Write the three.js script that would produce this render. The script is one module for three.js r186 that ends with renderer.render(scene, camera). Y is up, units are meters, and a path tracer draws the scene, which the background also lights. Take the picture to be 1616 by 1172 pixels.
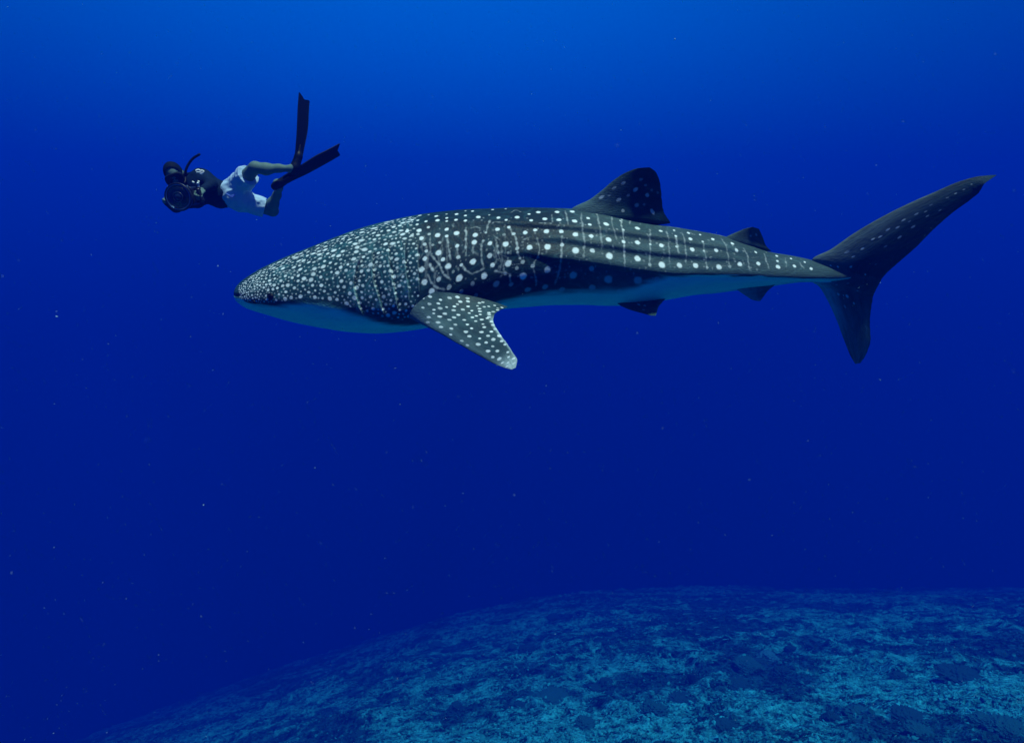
import * as THREE from 'three';
import { mergeGeometries } from 'three/addons/utils/BufferGeometryUtils.js';

// ------------------------------------------------------------------ camera, sky, sun, exposure
// y = 0 is the surface of the sea; the camera hangs 14 m below it
const CAM_Y = -14, PITCH = 10 * Math.PI / 180, TY = 0.5543;
const scene = new THREE.Scene();
const camera = new THREE.PerspectiveCamera(2 * Math.atan(TY) * 180 / Math.PI, 1616 / 1172, 0.05, 1200);
camera.position.set(0, CAM_Y, 0);
camera.rotation.x = -PITCH;
camera.focus = 6.2; camera.userData.fStop = 3.2;
const renderer = new THREE.WebGLRenderer({ antialias: true });
renderer.setSize(1024, 742);
renderer.toneMapping = THREE.LinearToneMapping;
renderer.toneMappingExposure = 1.1;
renderer.shadowMap.enabled = true;

const SUN = new THREE.Vector3(0.20, 1, 0.20).normalize();
const sun = new THREE.DirectionalLight(new THREE.Color().setRGB(0.78, 1.0, 0.74), 4.7);
sun.position.copy(SUN).multiplyScalar(30).add(new THREE.Vector3(0, CAM_Y, -8));
sun.target.position.set(0, CAM_Y, -8);
sun.castShadow = true; sun.shadow.radius = 6; sun.shadow.mapSize.set(2048, 2048);
Object.assign(sun.shadow.camera, { left: -60, right: 60, top: 60, bottom: -60, near: 0.5, far: 200 });
scene.add(sun, sun.target);

{ // the light that comes down through open water: bright overhead and towards the sunlit side ahead, dark blue below
  const W = 48, H = 24, d = new Float32Array(W * H * 4);
  const ramp = (x, list) => { for (let i = 1; i < list.length; i++) if (x <= list[i][0]) { const [x0, y0] = list[i - 1], [x1, y1] = list[i]; return y0 + (y1 - y0) * Math.max(0, (x - x0) / (x1 - x0)); } return list.at(-1)[1]; };
  for (let j = 0; j < H; j++) for (let i = 0; i < W; i++) {
    const e = ((j + 0.5) / H - 0.5) * 180, az = ((i + 0.5) / W - 0.5) * 2 * Math.PI, k = (j * W + i) * 4;
    const off = Math.cos(az + Math.PI / 2 + 0.12), side = Math.cos(e * Math.PI / 180), glow = 1 - 0.7 * side * (1 - Math.exp(-(1 - off) / 0.24));
    const B = ramp(e, [[0, 0.27], [4, 0.40], [11, 0.70], [19, 0.82], [30, 0.66], [90, 0.38]]), g = ramp(e, [[0, 0.12], [11, 0.20], [19, 0.235], [35, 0.27], [60, 0.42], [90, 0.5]]);
    d[k] = 0.12 * ramp(e, [[40, 0], [90, 1]]);
    d[k + 1] = B * g * glow; d[k + 2] = B * glow;
    if (e < 0) { d[k] = 0; d[k + 1] = 0.0005; d[k + 2] = 0.02; }
    d[k + 3] = 1;
  }
  const t = new THREE.DataTexture(d, W, H, THREE.RGBAFormat, THREE.FloatType);
  t.mapping = THREE.EquirectangularReflectionMapping; t.magFilter = t.minFilter = THREE.LinearFilter; t.wrapS = THREE.RepeatWrapping; t.needsUpdate = true;
  scene.background = t; scene.environment = t;
}
scene.fog = new THREE.FogExp2(new THREE.Color().setRGB(0.0, 0.047, 1.0), 0.0168);

// ------------------------------------------------------------------ helpers
const { clamp, lerp, smoothstep } = THREE.MathUtils;
const V = (x, y, z) => new THREE.Vector3(x, y, z);
function rng(seed) { let a = seed >>> 0; return () => { a = (a + 0x6D2B79F5) >>> 0; let t = Math.imul(a ^ (a >>> 15), 1 | a); t = (t + Math.imul(t ^ (t >>> 7), 61 | t)) ^ t; return ((t ^ (t >>> 14)) >>> 0) / 4294967296; }; }
function hash3(x, y, z) { let h = Math.imul(x | 0, 374761393) ^ Math.imul(y | 0, 668265263) ^ Math.imul(z | 0, 2147483647 - 1274126177); h = Math.imul(h ^ (h >>> 13), 1274126177); h ^= h >>> 16; h = Math.imul(h, 2246822519); return ((h ^ (h >>> 13)) >>> 0) / 4294967296; }
function noise3(x, y, z) {
  const ix = Math.floor(x), iy = Math.floor(y), iz = Math.floor(z); let u = x - ix, v = y - iy, w = z - iz;
  u = u * u * (3 - 2 * u); v = v * v * (3 - 2 * v); w = w * w * (3 - 2 * w);
  const L = (a, b, t) => a + (b - a) * t, h = (a, b, c) => hash3(ix + a, iy + b, iz + c);
  return L(L(L(h(0, 0, 0), h(1, 0, 0), u), L(h(0, 1, 0), h(1, 1, 0), u), v), L(L(h(0, 0, 1), h(1, 0, 1), u), L(h(0, 1, 1), h(1, 1, 1), u), v), w) * 2 - 1;
}
function hash2(x, y, p) { if (p) { x = ((x % p) + p) % p; y = ((y % p) + p) % p; } return hash3(x, y, 71); }
function noise2(x, y, p = 0) {
  const ix = Math.floor(x), iy = Math.floor(y); let u = x - ix, v = y - iy; u = u * u * (3 - 2 * u); v = v * v * (3 - 2 * v);
  const a = hash2(ix, iy, p), b = hash2(ix + 1, iy, p), c = hash2(ix, iy + 1, p), d = hash2(ix + 1, iy + 1, p);
  return (a + (b - a) * u + (c - a) * v + (a - b - c + d) * u * v) * 2 - 1;
}
function fbm2(x, y, o, p = 0) { let s = 0, a = 0.5; for (let i = 0; i < o; i++) { s += a * noise2(x, y, p); x *= 2; y *= 2; p *= 2; a *= 0.55; x += p ? 0 : 17.3; y += p ? 0 : 9.1; } return s; }
// where the line of sight through a place of the picture (1616 x 1172) meets the upright plane Z metres ahead
function at(px, py, Z) {
  const x = (px - 808) / 586 * TY, y = (586 - py) / 586 * TY, c = Math.cos(PITCH), s = Math.sin(PITCH), k = Z / (c + y * s);
  return V(x * k, CAM_Y + (y * c - s) * k, -Z);
}
function toPixel(p) {
  const c = Math.cos(PITCH), s = Math.sin(PITCH), y = p.y - CAM_Y, f = -s * y - c * p.z, u = c * y - s * p.z;
  return [808 + p.x / f / TY * 586, 586 - u / f / TY * 586];
}
const used = {};
function numbered(n) { const k = used[n] = (used[n] ?? -1) + 1; return k ? `${n}_${String(k).padStart(3, '0')}` : n; }
function tag(o, label, category, group, kind) { Object.assign(o.userData, { label, category }); if (group) o.userData.group = group; if (kind) o.userData.kind = kind; return o; }
function mesh(name, g, m, parent = scene) { const o = new THREE.Mesh(g, m); o.name = parent === scene ? numbered(name) : name; o.castShadow = o.receiveShadow = true; parent.add(o); return o; }
const mat = (r, g, b, rough = 0.7, more = {}) => new THREE.MeshPhysicalMaterial({ color: new THREE.Color().setRGB(r, g, b), roughness: rough, ...more });
// smooth interpolation through points whose first number rises
function curve(pts) {
  const n = pts.length, x = pts.map((p) => p[0]), y = pts.map((p) => p[1]), h = [], d = [], m = new Array(n);
  for (let i = 0; i < n - 1; i++) { h[i] = x[i + 1] - x[i]; d[i] = (y[i + 1] - y[i]) / h[i]; }
  m[0] = d[0]; m[n - 1] = d[n - 2];
  for (let i = 1; i < n - 1; i++) m[i] = d[i - 1] * d[i] <= 0 ? 0 : 3 * (h[i - 1] + h[i]) / ((2 * h[i] + h[i - 1]) / d[i - 1] + (h[i] + 2 * h[i - 1]) / d[i]);
  return (t) => {
    if (t <= x[0]) return y[0]; if (t >= x[n - 1]) return y[n - 1];
    let i = 0; while (t > x[i + 1]) i++;
    const s = (t - x[i]) / h[i], s2 = s * s, s3 = s2 * s;
    return (2 * s3 - 3 * s2 + 1) * y[i] + (s3 - 2 * s2 + s) * h[i] * m[i] + (-2 * s3 + 3 * s2) * y[i + 1] + (s3 - s2) * h[i] * m[i + 1];
  };
}
// a polyline of [..] points, smooth, read at t = 0..1
function path(pts) { const n = pts.length - 1, c = pts[0].map((_, k) => curve(pts.map((p, i) => [i / n, p[k]]))); return (t) => c.map((f) => f(t)); }
function dataTexture(data, w, h, srgb = false) {
  const t = new THREE.DataTexture(data, w, h, THREE.RGBAFormat); t.magFilter = THREE.LinearFilter; t.minFilter = THREE.LinearFilter;
  if (srgb) t.colorSpace = THREE.SRGBColorSpace; t.needsUpdate = true; return t;
}
const toS = (c) => { c = clamp(c, 0, 1); return Math.round(255 * (c <= 0.0031308 ? c * 12.92 : 1.055 * Math.pow(c, 1 / 2.4) - 0.055)); };

// ------------------------------------------------------------------ the sea: surface overhead, reef slope below
{
  const g = new THREE.PlaneGeometry(158, 117, 120, 90); g.rotateX(-Math.PI / 2); g.translate(14, 0, -51);
  const p = g.attributes.position;
  for (let i = 0; i < p.count; i++) p.setY(i, 0.35 * fbm2(p.getX(i) / 6, p.getZ(i) / 5, 3));
  g.computeVertexNormals();
  const s = mesh('sea_surface', g, new THREE.MeshPhysicalMaterial({ color: 0xffffff, transmission: 1, thickness: 0, roughness: 0, ior: 1.33, specularIntensity: 0.0 }));
  tag(s, 'rippled surface of the sea far overhead', 'sea surface', null, 'structure');
}
const softplus = (x) => (x > 30 ? x : Math.log(1 + Math.exp(x)));
function reefBase(x, z) {
  const D = -z, along = D > 0 ? 0.485 * D : 0.12 * D;
  return CAM_Y - 5.0 - along - 0.35 * 9 * softplus(-(x - 3) / 9);
}
function reefHeight(x, z) {
  const wx = x + 1.4 * noise2(x * 0.35, z * 0.35), wz = z + 1.4 * noise2(x * 0.35 + 40, z * 0.35 + 7);
  let h = 0.9 * fbm2(x * 0.07 + 3, z * 0.07, 3) + 0.55 * fbm2(wx * 0.33, wz * 0.33 + 5, 3);
  const r = 1 - Math.abs(noise2(wx * 0.62 + 9, wz * 0.62)); h += 0.30 * r * r * r;
  h += 0.16 * fbm2(wx * 1.9, wz * 1.9, 3);
  return reefBase(x, z) + h;
}
// how much dark turf and coral covers a place (0 bare rubble and sand, 1 thick growth)
function growth(x, z) {
  const wx = x + 0.9 * fbm2(x * 0.9, z * 0.9, 3), wz = z + 0.9 * fbm2(x * 0.9 + 31, z * 0.9 + 17, 3);
  const big = fbm2(wx * 0.16 + 2, wz * 0.16 + 8, 3), mid = fbm2(wx * 0.6 + 12, wz * 0.6, 3), small = fbm2(wx * 1.9 + 4, wz * 1.9, 3);
  return 0.46 + 0.95 * big + 0.75 * mid + 0.5 * small;
}
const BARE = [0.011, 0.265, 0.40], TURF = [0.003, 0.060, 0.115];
{
  const NX = 620, NZ = 520, pos = [], uv = [], col = [], idx = [];
  const wx = (u) => 14 + 48 * u + 32 * Math.pow(Math.abs(u), 4) * Math.sign(u);
  const wz = (v) => 8 - 30 * v - 88 * Math.pow(v, 2.4);
  for (let j = 0; j <= NZ; j++) for (let i = 0; i <= NX; i++) {
    const x = wx(i / NX * 2 - 1), z = wz(j / NZ), y = reefHeight(x, z), k = growth(x, z);
    pos.push(x, y, z); uv.push(x / 9, z / 9);
    const q = smoothstep(k, 0.30, 0.66), n = 1 + 0.25 * noise2(x * 2.7, z * 2.7);
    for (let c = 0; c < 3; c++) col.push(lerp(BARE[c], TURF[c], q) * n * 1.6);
  }
  for (let j = 0; j < NZ; j++) for (let i = 0; i < NX; i++) { const a = j * (NX + 1) + i, b = a + 1, c = a + NX + 1, d = c + 1; idx.push(a, b, c, b, d, c); }
  const g = new THREE.BufferGeometry();
  g.setAttribute('position', new THREE.Float32BufferAttribute(pos, 3)); g.setAttribute('uv', new THREE.Float32BufferAttribute(uv, 2)); g.setAttribute('color', new THREE.Float32BufferAttribute(col, 3));
  g.setIndex(idx); g.computeVertexNormals();
  const S = 1024, d = new Uint8Array(S * S * 4), b = new Uint8Array(S * S * 4);
  for (let j = 0; j < S; j++) for (let i = 0; i < S; i++) {
    const u = i / S, v = j / S, k = (j * S + i) * 4;
    const f = fbm2(u * 22, v * 22, 6, 22), f2 = fbm2(u * 90, v * 90, 4, 90), c = noise2(u * 45 + 0.4 * f, v * 45, 0) , e = smoothstep(Math.abs(fbm2(u * 38, v * 38, 3, 38)), 0, 0.10);
    const t = clamp(0.56 + 0.95 * f + 0.75 * f2 - 0.22 * (1 - e), 0.06, 1);
    d[k] = toS(t * 0.96); d[k + 1] = toS(t); d[k + 2] = toS(t * 0.98); d[k + 3] = 255;
    b[k] = b[k + 1] = b[k + 2] = clamp(Math.round(140 + 150 * f + 140 * f2 - 40 * (1 - e)), 0, 255); b[k + 3] = 255;
  }
  const map = dataTexture(d, S, S, true), bump = dataTexture(b, S, S);
  map.wrapS = map.wrapT = bump.wrapS = bump.wrapT = THREE.RepeatWrapping;
  const s = mesh('seabed', g, new THREE.MeshPhysicalMaterial({ vertexColors: true, map, bumpMap: bump, bumpScale: 0.16, roughness: 0.95, specularIntensity: 0.05 }));
  tag(s, 'sloping reef floor of pale rubble and dark turf patches', 'seabed', null, 'structure');
}

// ------------------------------------------------------------------ whale shark
const shark = new THREE.Group(); shark.name = numbered('whale_shark'); scene.add(shark);
tag(shark, 'huge dark whale shark with white spots swimming left below the diver', 'whale shark');
const SZ = 6, G0 = at(870, 430, SZ); shark.position.copy(G0);
const loc = (px, py, z = 0) => at(px, py, SZ - z).sub(G0);
{
  const NOSE = loc(376, 460), END = loc(1345, 436), X0 = NOSE.x, LEN = END.x - X0;
  const q = (x) => Math.sqrt(Math.max(0, x - X0)) + 0.15 * (x - X0);
  const prof = (list) => curve(list.map(([px, py]) => { const p = loc(px, py); return [q(p.x), p.y]; }));
  const top = prof([[376, 460], [379, 450], [386, 442], [397, 434], [420, 420], [450, 406], [490, 390], [530, 374], [570, 360], [610, 349], [650, 340], [700, 333], [760, 329], [820, 327], [880, 328], [940, 332], [1000, 346], [1030, 353], [1058, 357], [1100, 364], [1140, 372], [1180, 385], [1215, 397], [1245, 402], [1275, 408], [1300, 416], [1345, 432]]);
  const bot = prof([[376, 460], [379, 467], [386, 476], [400, 486], [430, 496], [470, 507], [520, 517], [560, 522], [600, 524], [640, 521], [680, 515], [740, 499], [790, 488], [830, 484], [880, 481], [920, 481], [960, 482], [985, 482], [1050, 473], [1100, 465], [1160, 457], [1210, 451], [1240, 446], [1270, 443], [1300, 444], [1345, 440]]);
  const mid = prof([[376, 460], [384, 465], [400, 467], [440, 466], [500, 466], [560, 472], [620, 474], [680, 466], [750, 440], [820, 424], [900, 413], [1000, 424], [1060, 430], [1100, 431], [1200, 434], [1300, 436], [1345, 436]]);
  const wid = curve([[376, 0], [379, 0.15], [386, 0.25], [400, 0.34], [430, 0.42], [480, 0.49], [540, 0.53], [610, 0.55], [700, 0.53], [780, 0.49], [860, 0.45], [940, 0.40], [1000, 0.35], [1060, 0.29], [1120, 0.235], [1180, 0.19], [1240, 0.15], [1290, 0.09], [1315, 0.042], [1345, 0.004]].map(([px, w]) => [q(loc(px, 450).x), w]));
  const expo = (x) => 2.0 + 0.35 * smoothstep(x, loc(420, 0).x, loc(560, 0).x) * (1 - smoothstep(x, loc(620, 0).x, loc(760, 0).x));
  const keel = (x) => smoothstep(x, loc(1010, 430).x, loc(1130, 430).x);
  // a = 0 along the back, PI along the belly, on the side that z > 0; 2 PI - a on the other
  function section(x, a) {
    const k = q(x), yt = top(k), yb = bot(k), ym = clamp(mid(k), yb + 0.02 * (yt - yb), yt - 0.02 * (yt - yb)), w = wid(k), c = Math.cos(a), s = Math.sin(a), e = 2 / expo(x), kl = keel(x);
    const ac = Math.abs(c), as = Math.abs(s);
    const fl = 1 + 0.18 * smoothstep(x, loc(400, 450).x, loc(500, 430).x) + 0.08 * smoothstep(x, loc(560, 430).x, loc(740, 430).x);
    const yy = c > 0 ? ym + (yt - ym) * Math.pow(ac, e * fl) : ym - (ym - yb) * Math.pow(ac, e * (1 + 0.12 * kl));
    const zz = w * Math.sign(s) * Math.pow(as, e * (c > 0 ? fl : 1 + 0.5 * kl * ac));
    return [yy, zz];
  }
  // the place on the near flank that is seen at a picture position
  function onFlank(px, py) {
    let z = 0.3, x = 0, a = 1;
    for (let n = 0; n < 14; n++) {
      const p = loc(px, py, z); x = clamp(p.x, X0 + 0.002, END.x);
      let lo = 0, hi = Math.PI; for (let i = 0; i < 26; i++) { a = (lo + hi) / 2; section(x, a)[0] > p.y ? lo = a : hi = a; }
      z = lerp(z, section(x, a)[1], 0.7);
    }
    return [x, a];
  }
  const line = (list) => curve(list.map(([px, py]) => onFlank(px, py)));
  const ridges = [
    { f: line([[575, 372], [640, 356], [700, 352], [800, 352], [880, 358], [940, 364], [1000, 371], [1050, 377], [1100, 386], [1160, 395], [1210, 404]]), up: 0.10, down: 0.022, amp: [[575, 0], [640, 0.010], [760, 0.012], [880, 0.02], [1000, 0.023], [1120, 0.015], [1200, 0]] },
    { f: line([[820, 378], [880, 377], [940, 386], [1000, 395], [1060, 402], [1120, 407], [1180, 411]]), up: 0.09, down: 0.022, amp: [[820, 0], [900, 0.017], [1000, 0.024], [1100, 0.018], [1180, 0]] },
    { f: line([[760, 402], [830, 400], [880, 408], [940, 415], [1000, 424], [1040, 429], [1100, 431], [1200, 433], [1300, 437]]), up: 0.10, down: 0.02, amp: [[760, 0], [860, 0.025], [960, 0.04], [1060, 0.038], [1140, 0.03], [1250, 0.022], [1320, 0.008]] },
  ].map((r) => ({ ...r, amp: curve(r.amp.map(([px, v]) => [loc(px, 420).x, v])) }));
  const gills = [
    [[572, 402], [562, 425], [559, 450], [564, 470], [569, 486], [572, 494]],
    [[589, 397], [588, 420], [590, 440], [596, 460], [602, 480], [606, 494]],
    [[614, 390], [615, 412], [618, 432], [622, 452], [626, 472], [628, 486]],
    [[640, 387], [640, 412], [642, 432], [645, 452], [646, 470]],
    [[660, 390], [661, 412], [661, 432], [662, 448], [662, 458]],
  ].map((g) => { const p = g.map(([px, py]) => onFlank(px, py)).sort((m, n) => m[1] - n[1]); return { x: curve(p.map(([x, a]) => [a, x])), lo: p[0][1], hi: p.at(-1)[1] }; });
  const mouth = line([[379, 466], [384, 472], [392, 479], [401, 483], [410, 482]]);
  const xm0 = loc(378, 460).x, xm1 = loc(408, 480).x;
  function bodyPoint(x, a) {
    const [y, z] = section(x, a), h = 0.004, [y1, z1] = section(x, a + h), [y0, z0] = section(x, a - h);
    let ny = z0 - z1, nz = y1 - y0; const nl = Math.hypot(ny, nz) || 1; ny /= -nl; nz /= -nl;
    if (nl < 1e-7) { ny = 0; nz = 0; }
    const perRad = nl / (2 * h), an = a > Math.PI ? 2 * Math.PI - a : a; let d = 0;
    for (const r of ridges) { const m = r.amp(x) * smoothstep(an, 0.08, 0.75); if (m > 0) { const t = (an - r.f(x)) * perRad; d += m * (t < 0 ? Math.exp(-((t / r.up) ** 2)) : Math.exp(-((t / r.down) ** 2))); } }
    for (const g of gills) {
      if (an < g.lo - 0.12 || an > g.hi + 0.12) continue;
      const fade = smoothstep(an, g.lo - 0.1, g.lo + 0.22) * (1 - smoothstep(an, g.hi - 0.15, g.hi + 0.1)), t = x - g.x(an);
      d += fade * 0.017 * (t < 0 ? Math.exp(t / 0.075) : -1.1 * Math.exp(-t / 0.03));
    }
    if (x > xm0 && x < xm1) { const t = (an - mouth(x)) * perRad; d -= 0.012 * smoothstep(x, xm0, xm0 + 0.02) * (1 - smoothstep(x, xm1 - 0.04, xm1)) * Math.exp(-((t / 0.012) ** 2)); }
    d += 0.003 * noise3(x * 4, y * 5, z * 5);
    d *= smoothstep(x, X0, X0 + 0.08);
    return [x, y + ny * d, z + nz * d];
  }
  const NT = 1000, NA = 260, tx = (t) => X0 + LEN * (0.22 * t + 0.78 * t * t) * 1 , pos = [], uv = [], idx = [];
  const ta = (x) => { const f = clamp((x - X0) / LEN, 0, 1); return (-0.22 + Math.sqrt(0.0484 + 3.12 * f)) / 1.56; };
  // angles: bunched a little towards the back, where the skin turns away
  for (let i = 0; i <= NT; i++) for (let j = 0; j <= NA; j++) {
    const t = i / NT, a = -Math.PI + 2 * Math.PI * j / NA, aa = a < 0 ? a + 2 * Math.PI : a;
    const p = bodyPoint(tx(t * 0.9999 + 0.00002), aa === Math.PI * 2 ? 0 : aa); pos.push(...p); uv.push(t, j / NA);
  }
  for (let i = 0; i < NT; i++) for (let j = 0; j < NA; j++) { const m = i * (NA + 1) + j, n = m + NA + 1; idx.push(m, m + 1, n, m + 1, n + 1, n); }
  const bg = new THREE.BufferGeometry();
  bg.setAttribute('position', new THREE.Float32BufferAttribute(pos, 3)); bg.setAttribute('uv', new THREE.Float32BufferAttribute(uv, 2)); bg.setIndex(idx); bg.computeVertexNormals();

  // ---- markings: what part of the skin is white, as a sheet over (length, girth)
  const TW = 2048, TH = 1024, white = new Float32Array(TW * TH), R = rng(11);
  const uOf = (x) => ta(x) * TW, vOf = (a) => (a / (2 * Math.PI) + 0.5) * TH; // near side: v 0.5..1
  function stamp(x, a, rx, ry, tilt, val, soft = 0.35) {
    const e = 0.004, t = ta(x), sx = Math.max(0.05, (tx(Math.min(1, t + e)) - tx(Math.max(0, t - e))) / (2 * e)) / TW;
    const p0 = section(x, a - 0.01), p1 = section(x, a + 0.01), sv = Math.max(0.02, Math.hypot(p1[0] - p0[0], p1[1] - p0[1]) / 0.02 * 2 * Math.PI) / TH;
    const x2 = Math.min(END.x, x + 0.02), dy = (section(x2, a)[0] - section(x, a)[0]) / 0.02, st = sx * Math.sqrt(1 + Math.min(9, dy * dy));
    const m = Math.max(rx, ry) * 1.4, ru = Math.ceil(m / st), rv = Math.ceil(m / sv), c = Math.cos(tilt), s = Math.sin(tilt), seed = R() * 100;
    for (const side of [1, -1]) {
      const cu = uOf(x) + (side < 0 ? 6 * noise2(x * 3, a * 3) : 0), cv = side > 0 ? vOf(a) : TH - vOf(a);
      for (let v = Math.max(0, Math.floor(cv - rv)); v <= Math.min(TH - 1, cv + rv); v++) for (let u = Math.max(0, Math.floor(cu - ru)); u <= Math.min(TW - 1, cu + ru); u++) {
        const dx = (u - cu) * st, dv = (v - cv) * sv * side, p = (dx * c + dv * s) / rx, w = (-dx * s + dv * c) / ry, ang = Math.atan2(w, p);
        const r = Math.hypot(p, w) * (1 + 0.13 * noise2(Math.cos(ang) * 1.6 + seed, Math.sin(ang) * 1.6));
        const k = v * TW + u, f = val * (1 - smoothstep(r, 1 - soft, 1 + soft * 0.6)); if (f > white[k]) white[k] = f;
      }
    }
  }
  const M = SZ / 1057; // metres per picture pixel at the shark
  const dots = (ox, oy, sc, list, val = 1, soft = 0.35) => { for (const [X, Y, r, v = val] of list) { const [x, a] = onFlank(ox + X / sc, oy + Y / sc); stamp(x, a, r / sc * M * 1.02, r / sc * M * 1.02, 0, v, soft); } };
  const streak = (ox, oy, sc, wdt, val, list) => {
    const f = list.length > 2 ? path(list) : (t) => [lerp(list[0][0], list[1][0], t), lerp(list[0][1], list[1][1], t)];
    let len = 0; for (let i = 1; i < list.length; i++) len += Math.hypot(list[i][0] - list[i - 1][0], list[i][1] - list[i - 1][1]);
    const n = Math.ceil(len / (wdt * 0.45)), seed = R() * 50;
    for (let k = 0; k <= n; k++) {
      const [X, Y] = f(k / n), [x, a] = onFlank(ox + (X + 0.9 * wdt * 0.7 * noise2(k * 0.16, seed)) / sc, oy + Y / sc), w = 0.5 + 0.5 * noise2(k * 0.22 + seed, 3), r = wdt / sc * M * (0.65 + 0.75 * w);
      stamp(x, a, r, r, 0, val * (0.35 + 0.9 * w) * Math.min(1, 0.5 + 4 * Math.min(k, n - k) / n), 0.85);
    }
  };
  // shoulder and flank; spots below the widest line are painted dimmer, as in shade
  const A = (...l) => dots(640, 320, 6.215, l), AL = (w, v, ...l) => streak(640, 320, 6.215, w, v, l);
  A([132, 268, 23], [312, 315, 25], [155, 346, 22], [322, 488, 27], [188, 543, 22], [155, 647, 27], [416, 619, 28], [524, 736, 31], [770, 719, 29], [1005, 594, 31], [1150, 718, 32], [659, 574, 28], [672, 382, 25], [683, 313, 25], [498, 296, 26], [980, 405, 28], [901, 258, 22], [826, 396, 22], [1214, 441, 27], [1390, 436, 30], [1381, 280, 25], [1172, 290, 22], [1093, 146, 23], [1302, 90, 22], [1364, 162, 24], [1486, 88, 22], [1503, 172, 23], [1526, 284, 21], [712, 142, 22], [300, 130, 18], [312, 176, 20], [498, 112, 18], [494, 173, 17], [910, 148, 19], [1231, 183, 18], [1210, 110, 14], [1270, 266, 19], [64, 166, 17], [138, 121, 17], [200, 186, 15], [119, 172, 14], [402, 186, 13], [586, 182, 16], [403, 152, 14], [586, 128, 15], [656, 82, 15], [852, 64, 13], [182, 775, 27], [255, 866, 28], [364, 552, 20], [402, 258, 19], [402, 324, 17], [505, 418, 20], [852, 608, 21], [824, 516, 24, 0.75], [1388, 656, 29, 0.8], [888, 796, 30, 0.5], [655, 790, 21, 0.4], [1196, 850, 29, 0.42], [1368, 824, 28, 0.45], [1536, 850, 26, 0.4], [1034, 798, 22, 0.4], [544, 868, 20, 0.4], [688, 905, 22, 0.35], [425, 826, 24, 0.5], [322, 748, 23, 0.7], [1012, 238, 17], [1058, 302, 18, 0.8], [1094, 450, 19, 0.6], [1148, 578, 19, 0.5], [1246, 620, 20, 0.5], [15, 274, 20], [60, 318, 18, 0.7], [230, 305, 15, 0.6], [222, 238, 16, 0.7], [186, 405, 19, 0.7], [201, 472, 17, 0.8], [986, 176, 14], [820, 118, 11, 0.5], [980, 56, 12, 0.6], [785, 290, 13, 0.6], [586, 80, 11, 0.6], [400, 110, 11, 0.6], [225, 115, 11, 0.6], [1090, 640, 18, 0.4], [516, 528, 20, 0.7], [545, 606, 16, 0.8], [760, 370, 13, 0.5], [1006, 492, 14, 0.3], [334, 388, 15, 0.5], [466, 672, 15, 0.3], [965, 310, 16, 0.3], [264, 412, 14, 0.4]);
  AL(9, 0.42, [404, 340], [420, 440], [440, 550]); AL(9, 0.5, [588, 245], [592, 360], [590, 510]); AL(9, 0.36, [760, 370], [738, 440], [745, 540], [765, 640]);
  AL(10, 0.5, [245, 505], [330, 610], [370, 690], [440, 752]); AL(11, 0.65, [230, 595], [272, 665]); AL(9, 0.4, [215, 700], [255, 780], [300, 825], [380, 850]);
  AL(10, 0.55, [545, 606], [600, 665], [650, 695]); AL(8, 0.3, [650, 695], [720, 665], [765, 640]); AL(10, 0.55, [880, 665], [960, 685], [1020, 700], [1030, 770]);
  AL(9, 0.45, [898, 410], [905, 470], [920, 545]); AL(8, 0.3, [505, 430], [515, 520]); AL(9, 0.45, [1012, 238], [1085, 370], [1100, 500], [1148, 578]);
  AL(8, 0.32, [1290, 350], [1310, 480], [1250, 620], [1280, 760], [1275, 820]); AL(9, 0.4, [1534, 330], [1530, 430], [1520, 560], [1500, 700], [1465, 800]); AL(7, 0.25, [840, 210], [880, 195], [950, 200]);
  AL(9, 0.4, [828, 180], [800, 230], [785, 290]); AL(7, 0.25, [850, 310], [900, 345], [920, 360]); AL(7, 0.22, [640, 245], [690, 235], [730, 250]); AL(8, 0.3, [1150, 360], [1215, 340]); AL(8, 0.3, [660, 420], [660, 490]); AL(7, 0.3, [1310, 210], [1430, 215]);
  AL(7, 0.25, [1430, 110], [1440, 200]); AL(7, 0.25, [1570, 90], [1590, 230]); AL(7, 0.22, [455, 215], [470, 240]); AL(6, 0.22, [1030, 95], [1080, 70], [1130, 90]);
  // behind the dorsal fin; spots under the lowest ridge carry its shade in colour
  const B = (...l) => dots(860, 240, 4.187, l), BL = (w, v, ...l) => streak(860, 240, 4.187, w, v, l);
  B([15, 625, 19], [202, 653, 21], [423, 690, 22], [609, 704, 20], [418, 582, 18], [200, 547, 17], [402, 479, 18], [195, 460, 17], [180, 392, 16], [380, 391, 18], [90, 450, 14], [80, 393, 14], [10, 524, 14], [106, 525, 13], [304, 558, 15], [312, 652, 15, 0.8], [284, 436, 12], [294, 486, 12], [273, 382, 12], [517, 597, 13], [609, 600, 17], [609, 506, 17], [767, 620, 16], [764, 524, 12], [768, 747, 21], [884, 750, 17, 0.9], [990, 752, 17], [971, 646, 15], [958, 580, 13], [948, 534, 11], [1108, 577, 12], [1129, 652, 13], [1145, 762, 17], [1237, 606, 12], [1263, 652, 12], [1284, 742, 15], [1408, 738, 14], [1392, 662, 9], [1532, 684, 9], [1536, 720, 8], [1537, 760, 14], [622, 444, 15], [498, 452, 9, 0.7], [515, 522, 9, 0.8], [694, 612, 8, 0.8], [868, 628, 9, 0.8], [862, 562, 9], [853, 516, 8], [1025, 545, 8], [1040, 598, 8, 0.8], [1048, 655, 8, 0.7], [308, 768, 17, 0.5], [186, 812, 24, 0.55], [418, 840, 25, 0.55], [615, 846, 25, 0.5], [312, 893, 21, 0.45], [112, 908, 19, 0.4], [15, 775, 20, 0.8], [740, 838, 18, 0.35], [868, 838, 16, 0.3], [230, 930, 16, 0.3], [490, 918, 18, 0.3], [112, 612, 13, 0.8], [688, 746, 11, 0.4], [1066, 765, 9, 0.5], [1216, 758, 11, 0.3]);
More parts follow.
